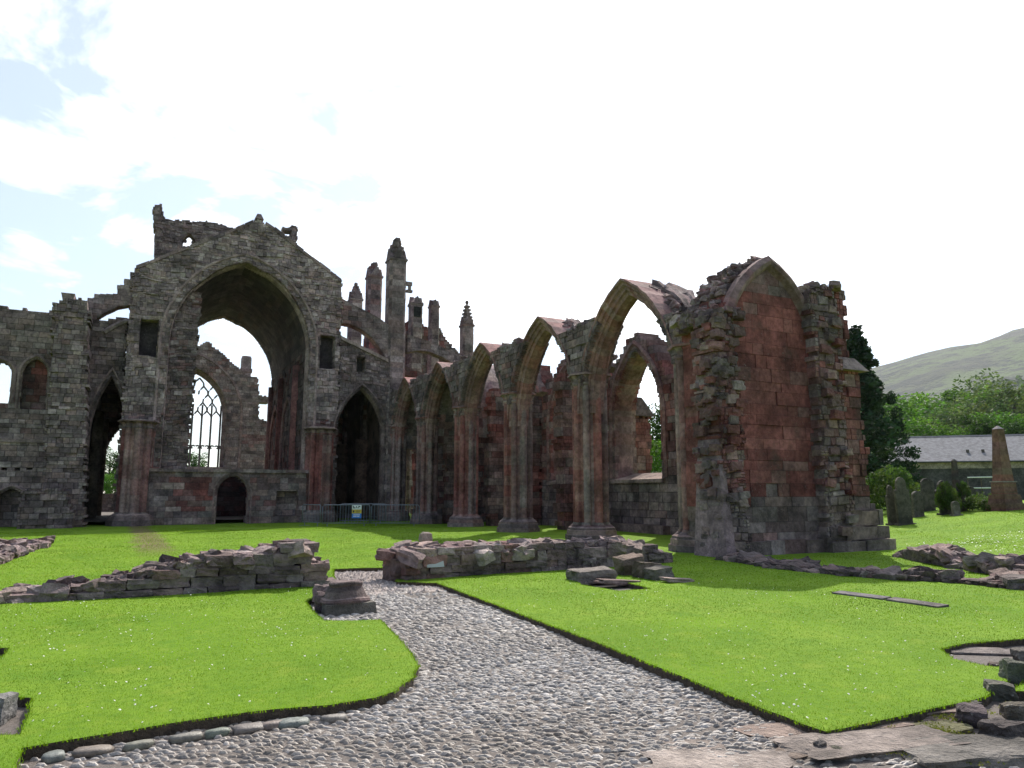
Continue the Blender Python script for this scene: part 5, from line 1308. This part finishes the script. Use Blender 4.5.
def proto(kind, seed):
    if (kind, seed) in PROTO: return PROTO[(kind, seed)]
    rs = np.random.RandomState(seed); tk = MB()
    if kind == 'bright': crown = leaves(broad_clumps(rs, 10, 4.6, 120), 95, .17, (.075, .165, .032), rs); mt = 'leaf'
    elif kind == 'dark': crown = leaves(broad_clumps(rs, 10, 4.4, 120), 95, .17, (.04, .085, .025), rs); mt = 'leaf'
    elif kind == 'silver': crown = leaves(broad_clumps(rs, 10, 4.2, 130, .2), 80, .13, (.085, .125, .062), rs, .25); mt = 'leaf'
    elif kind == 'conifer':
        cl = []
        for i in range(230):
            t = rs.rand() ** .8; a = rs.uniform(0, 6.28); env = 2.1 * (1 - t) ** .75 + .15; r = env * rs.uniform(.2, 1.05)
            cl.append((r * math.cos(a), r * math.sin(a), 10 * (.04 + .96 * t) - r * .12 + rs.uniform(-.2, .25), .28 + .3 * (1 - t)))
        crown = leaves(cl, 42, .15, (.028, .052, .028), rs, .2, .35); mt = 'needle'
    elif kind == 'cedar':
        cl = []
        for lev in range(10):
            t = lev / 9; env = 4.6 * (1 - t) ** .6 + .3
            for i in range(int(10 + 30 * (1 - t))):
                a = rs.uniform(0, 6.28); r = env * math.sqrt(rs.uniform(.1, 1)); cl.append((r * math.cos(a), r * math.sin(a), .6 + 9 * t - .06 * r * r * .4 + rs.uniform(-.15, .15), .65))
        crown = leaves(cl, 80, .15, (.022, .045, .022), rs, .12, .25); mt = 'needle'
    else:
        crown = leaves([(1.0 * math.cos(a) * s * q, 1.0 * math.sin(a) * s * q, .12 + .85 * math.sqrt(max(0, 1 - q * q * .9)) * rs.uniform(.1, 1.0), .2) for a, s, q in zip(rs.uniform(0, 6.28, 90), [1] * 90, np.sqrt(rs.rand(90)))], 60, .045, (.06, .10, .03), rs); mt = 'leaf'
    if kind != 'bush': limbs(tk, rs, 10, .28, 6 if kind in ('bright', 'dark', 'silver') else 0)
    else: tk.tube([(0, 0, -.1), (0, 0, .6)], .06, 6, (.09, .07, .05))
    r = (crown, tk, mt); 
    me = []
    for m_, nm, mat in ((crown, 'crown', M[mt]), (tk, 'trunk', M['bark'])):
        o = m_.build(nm, mat); me.append(o.data); bpy.data.objects.remove(o)
    PROTO[(kind, seed)] = me; return me
def tree(name, kind, seed, x, y, z, h, wf, label, cat='tree', group=None, ref=10.0, rz=None):
    me = proto(kind, seed); t = empty(name, (x, y, z), label, cat, group); t.rotation_euler.z = rnd.uniform(0, 6.28) if rz is None else rz
    t.scale = (h / ref * wf, h / ref * wf, h / ref)
    for m_, nm in zip(me, ('crown', 'trunk')):
        o = bpy.data.objects.new(nm, m_); COL.objects.link(o); o.parent = t
    return t
def treepx(name, kind, seed, px, ytop, dist, wf, label, zb=.3, **kw):
    x, y, zt = atd(px, ytop, dist); return tree(name, kind, seed, x, y, zb, zt - zb, wf, label, **kw)
treepx('conifer_tree', 'conifer', 1, 856, 330, 44, .95, 'tall thin dark conifer showing beside the red end wall', cat='tree')
treepx('conifer_tree', 'cedar', 2, 877, 380, 50, .62, 'spreading dark cedar with drooping layers right of the end wall', cat='tree')
gp_ = 'leafy trees on the rise behind the long building'
for i, (k, px, yt, dist, wf, lb) in enumerate([
    ('bright', 918, 398, 115, 1.1, 'bright green rounded tree just right of the dark cedar'), ('bright', 942, 394, 125, 1.15, 'bright green tree with broad crown at the middle of the rise'),
    ('bright', 966, 392, 130, 1.0, 'sunlit green tree left of the silvery ones'), ('dark', 940, 412, 100, 1.1, 'darker green tree in front of the bright crowns'),
    ('dark', 906, 412, 100, 1.0, 'dark green tree half behind the cedar'), ('silver', 985, 388, 92, 1.0, 'silvery green tree with feathery crown'),
    ('silver', 1012, 372, 90, 1.05, 'tallest silvery grey tree at the right edge'), ('silver', 962, 405, 88, 1.0, 'low silvery tree above the slate roof'),
    ('bright', 1020, 410, 80, 1.1, 'bright green tree behind the obelisk top'), ('silver', 1045, 375, 96, 1.0, 'silvery tree cut off by the right edge'),
    ('bright', 928, 420, 86, 1.0, 'low bright green tree beside the left end of the slate roof'), ('dark', 990, 415, 78, .9, 'dark low tree above the middle of the slate roof'),
    ('dark', 895, 400, 150, 1.2, 'dull green tree farther back above the cedar'), ('dark', 1000, 392, 150, 1.3, 'dull green tree farther back behind the silvery crowns')]):
    treepx('leafy_tree', k, 10 + i % 3, px, yt, dist, wf, lb, group=gp_)
treepx('leafy_tree', 'dark', 11, 648, 408, 52, .8, 'green tree seen through the nearest chapel window', group='trees seen through the ruin')
treepx('leafy_tree', 'bright', 12, 668, 440, 45, .9, 'bushy green tree low behind the nearest chapel window', group='trees seen through the ruin')
treepx('leafy_tree', 'dark', 10, 112, 448, 95, .9, 'dark tree seen through the narrow left passage', group='trees seen through the ruin')
treepx('leafy_tree', 'bright', 11, 118, 470, 80, .8, 'lighter tree low in the narrow left passage', group='trees seen through the ruin')
treepx('leafy_tree', 'dark', 12, 194, 452, 130, .7, 'treetop showing at the foot of the traceried window', group='trees seen through the ruin')
treepx('leafy_tree', 'dark', 10, 8, 425, 75, .9, 'dark tree hidden beyond the far left window', group='trees seen through the ruin')
x, y, z = yard(889, 33); tree('clipped_bush', 'bush', 21, x, y, z - .1, 2.35, .72, 'large rounded green bush left of the gravestones', 'bush', ref=1.1, rz=.5)
x, y, z = yard(985, 28.5); tree('spreading_bush', 'bush', 22, x, y, z - .1, .85, 1.15, 'low spreading green bush at the foot of the obelisk', 'bush', ref=1.1)
x, y, z = yard(948, 28.2); tree('ivy_clump', 'bush', 23, x, y, z + .1, 1.25, .36, 'ivy smothering the broad gravestone', 'ivy', ref=1.1)
x, y, z = yard(963, 28.8); tree('ivy_clump', 'bush', 21, x, y, z + .5, .75, .4, 'yellow green ivy behind the pillar stone', 'ivy', ref=1.1)
# far woodland on the lower slopes of the hill
def wood():
    rs = np.random.RandomState(8); mb = MB()
    for i in range(5200):
        az = YAW + math.radians(rs.uniform(20, 46)); dd = rs.uniform(230, 1350); x, y = dd * math.sin(az), dd * math.cos(az)
        if nz(x, y, 1, .006) < -.1 and dd > 420: continue
        hh = rs.uniform(6, 11) * (1 + .2 * rs.randn()); c = np.array((.05, .085, .03)) * rs.uniform(.6, 1.5)
        zb = 432 * math.exp(-(((x - HC[0]) ** 2 + (y - HC[1]) ** 2)) / (2 * 640 ** 2) * .78) - 24
        zb = max(0, zb)
        if zb > 190 + 110 * nz(x, y, 3, .004): continue
        for _ in range(9):
            v = rs.randn(3); v /= np.linalg.norm(v); p = np.array((x, y, zb + hh * .6)) + v * np.array((hh * .42, hh * .42, hh * .38))
            a = rs.randn(3); a /= np.linalg.norm(a); b_ = np.cross(a, v); b_ /= np.linalg.norm(b_) + 1e-6; s = hh * .26
            k = len(mb.v); mb.v += [tuple(p - a * s), tuple(p + b_ * s), tuple(p + a * s), tuple(p - b_ * s)]; mb.f.append((k, k + 1, k + 2, k + 3)); mb.c.append(tuple(c * rs.uniform(.8, 1.2)))
    tag(mb.build('woodland', M['leaf']), 'distant woodland covering the lower slopes of the hill', kind='stuff')
HC = atd(1130, 493, 1700)
wood()

# =================================================================== HAZE
def haze():
    mb = MB(); mb.box(-4300, 4300, -900, 5600, -1.6, 520)
    m = bpy.data.materials.new('thin_haze'); m.use_nodes = True; t = m.node_tree; t.nodes.clear()
    out = N(t, 'ShaderNodeOutputMaterial'); v = N(t, 'ShaderNodeVolumePrincipled')
    v.inputs['Color'].default_value = (.86, .92, 1, 1); v.inputs['Density'].default_value = .00007; v.inputs['Anisotropy'].default_value = .3
    t.links.new(v.outputs[0], out.inputs['Volume'])
    tag(mb.build('haze', m), 'thin pale summer haze over the far hill', kind='stuff')
haze()
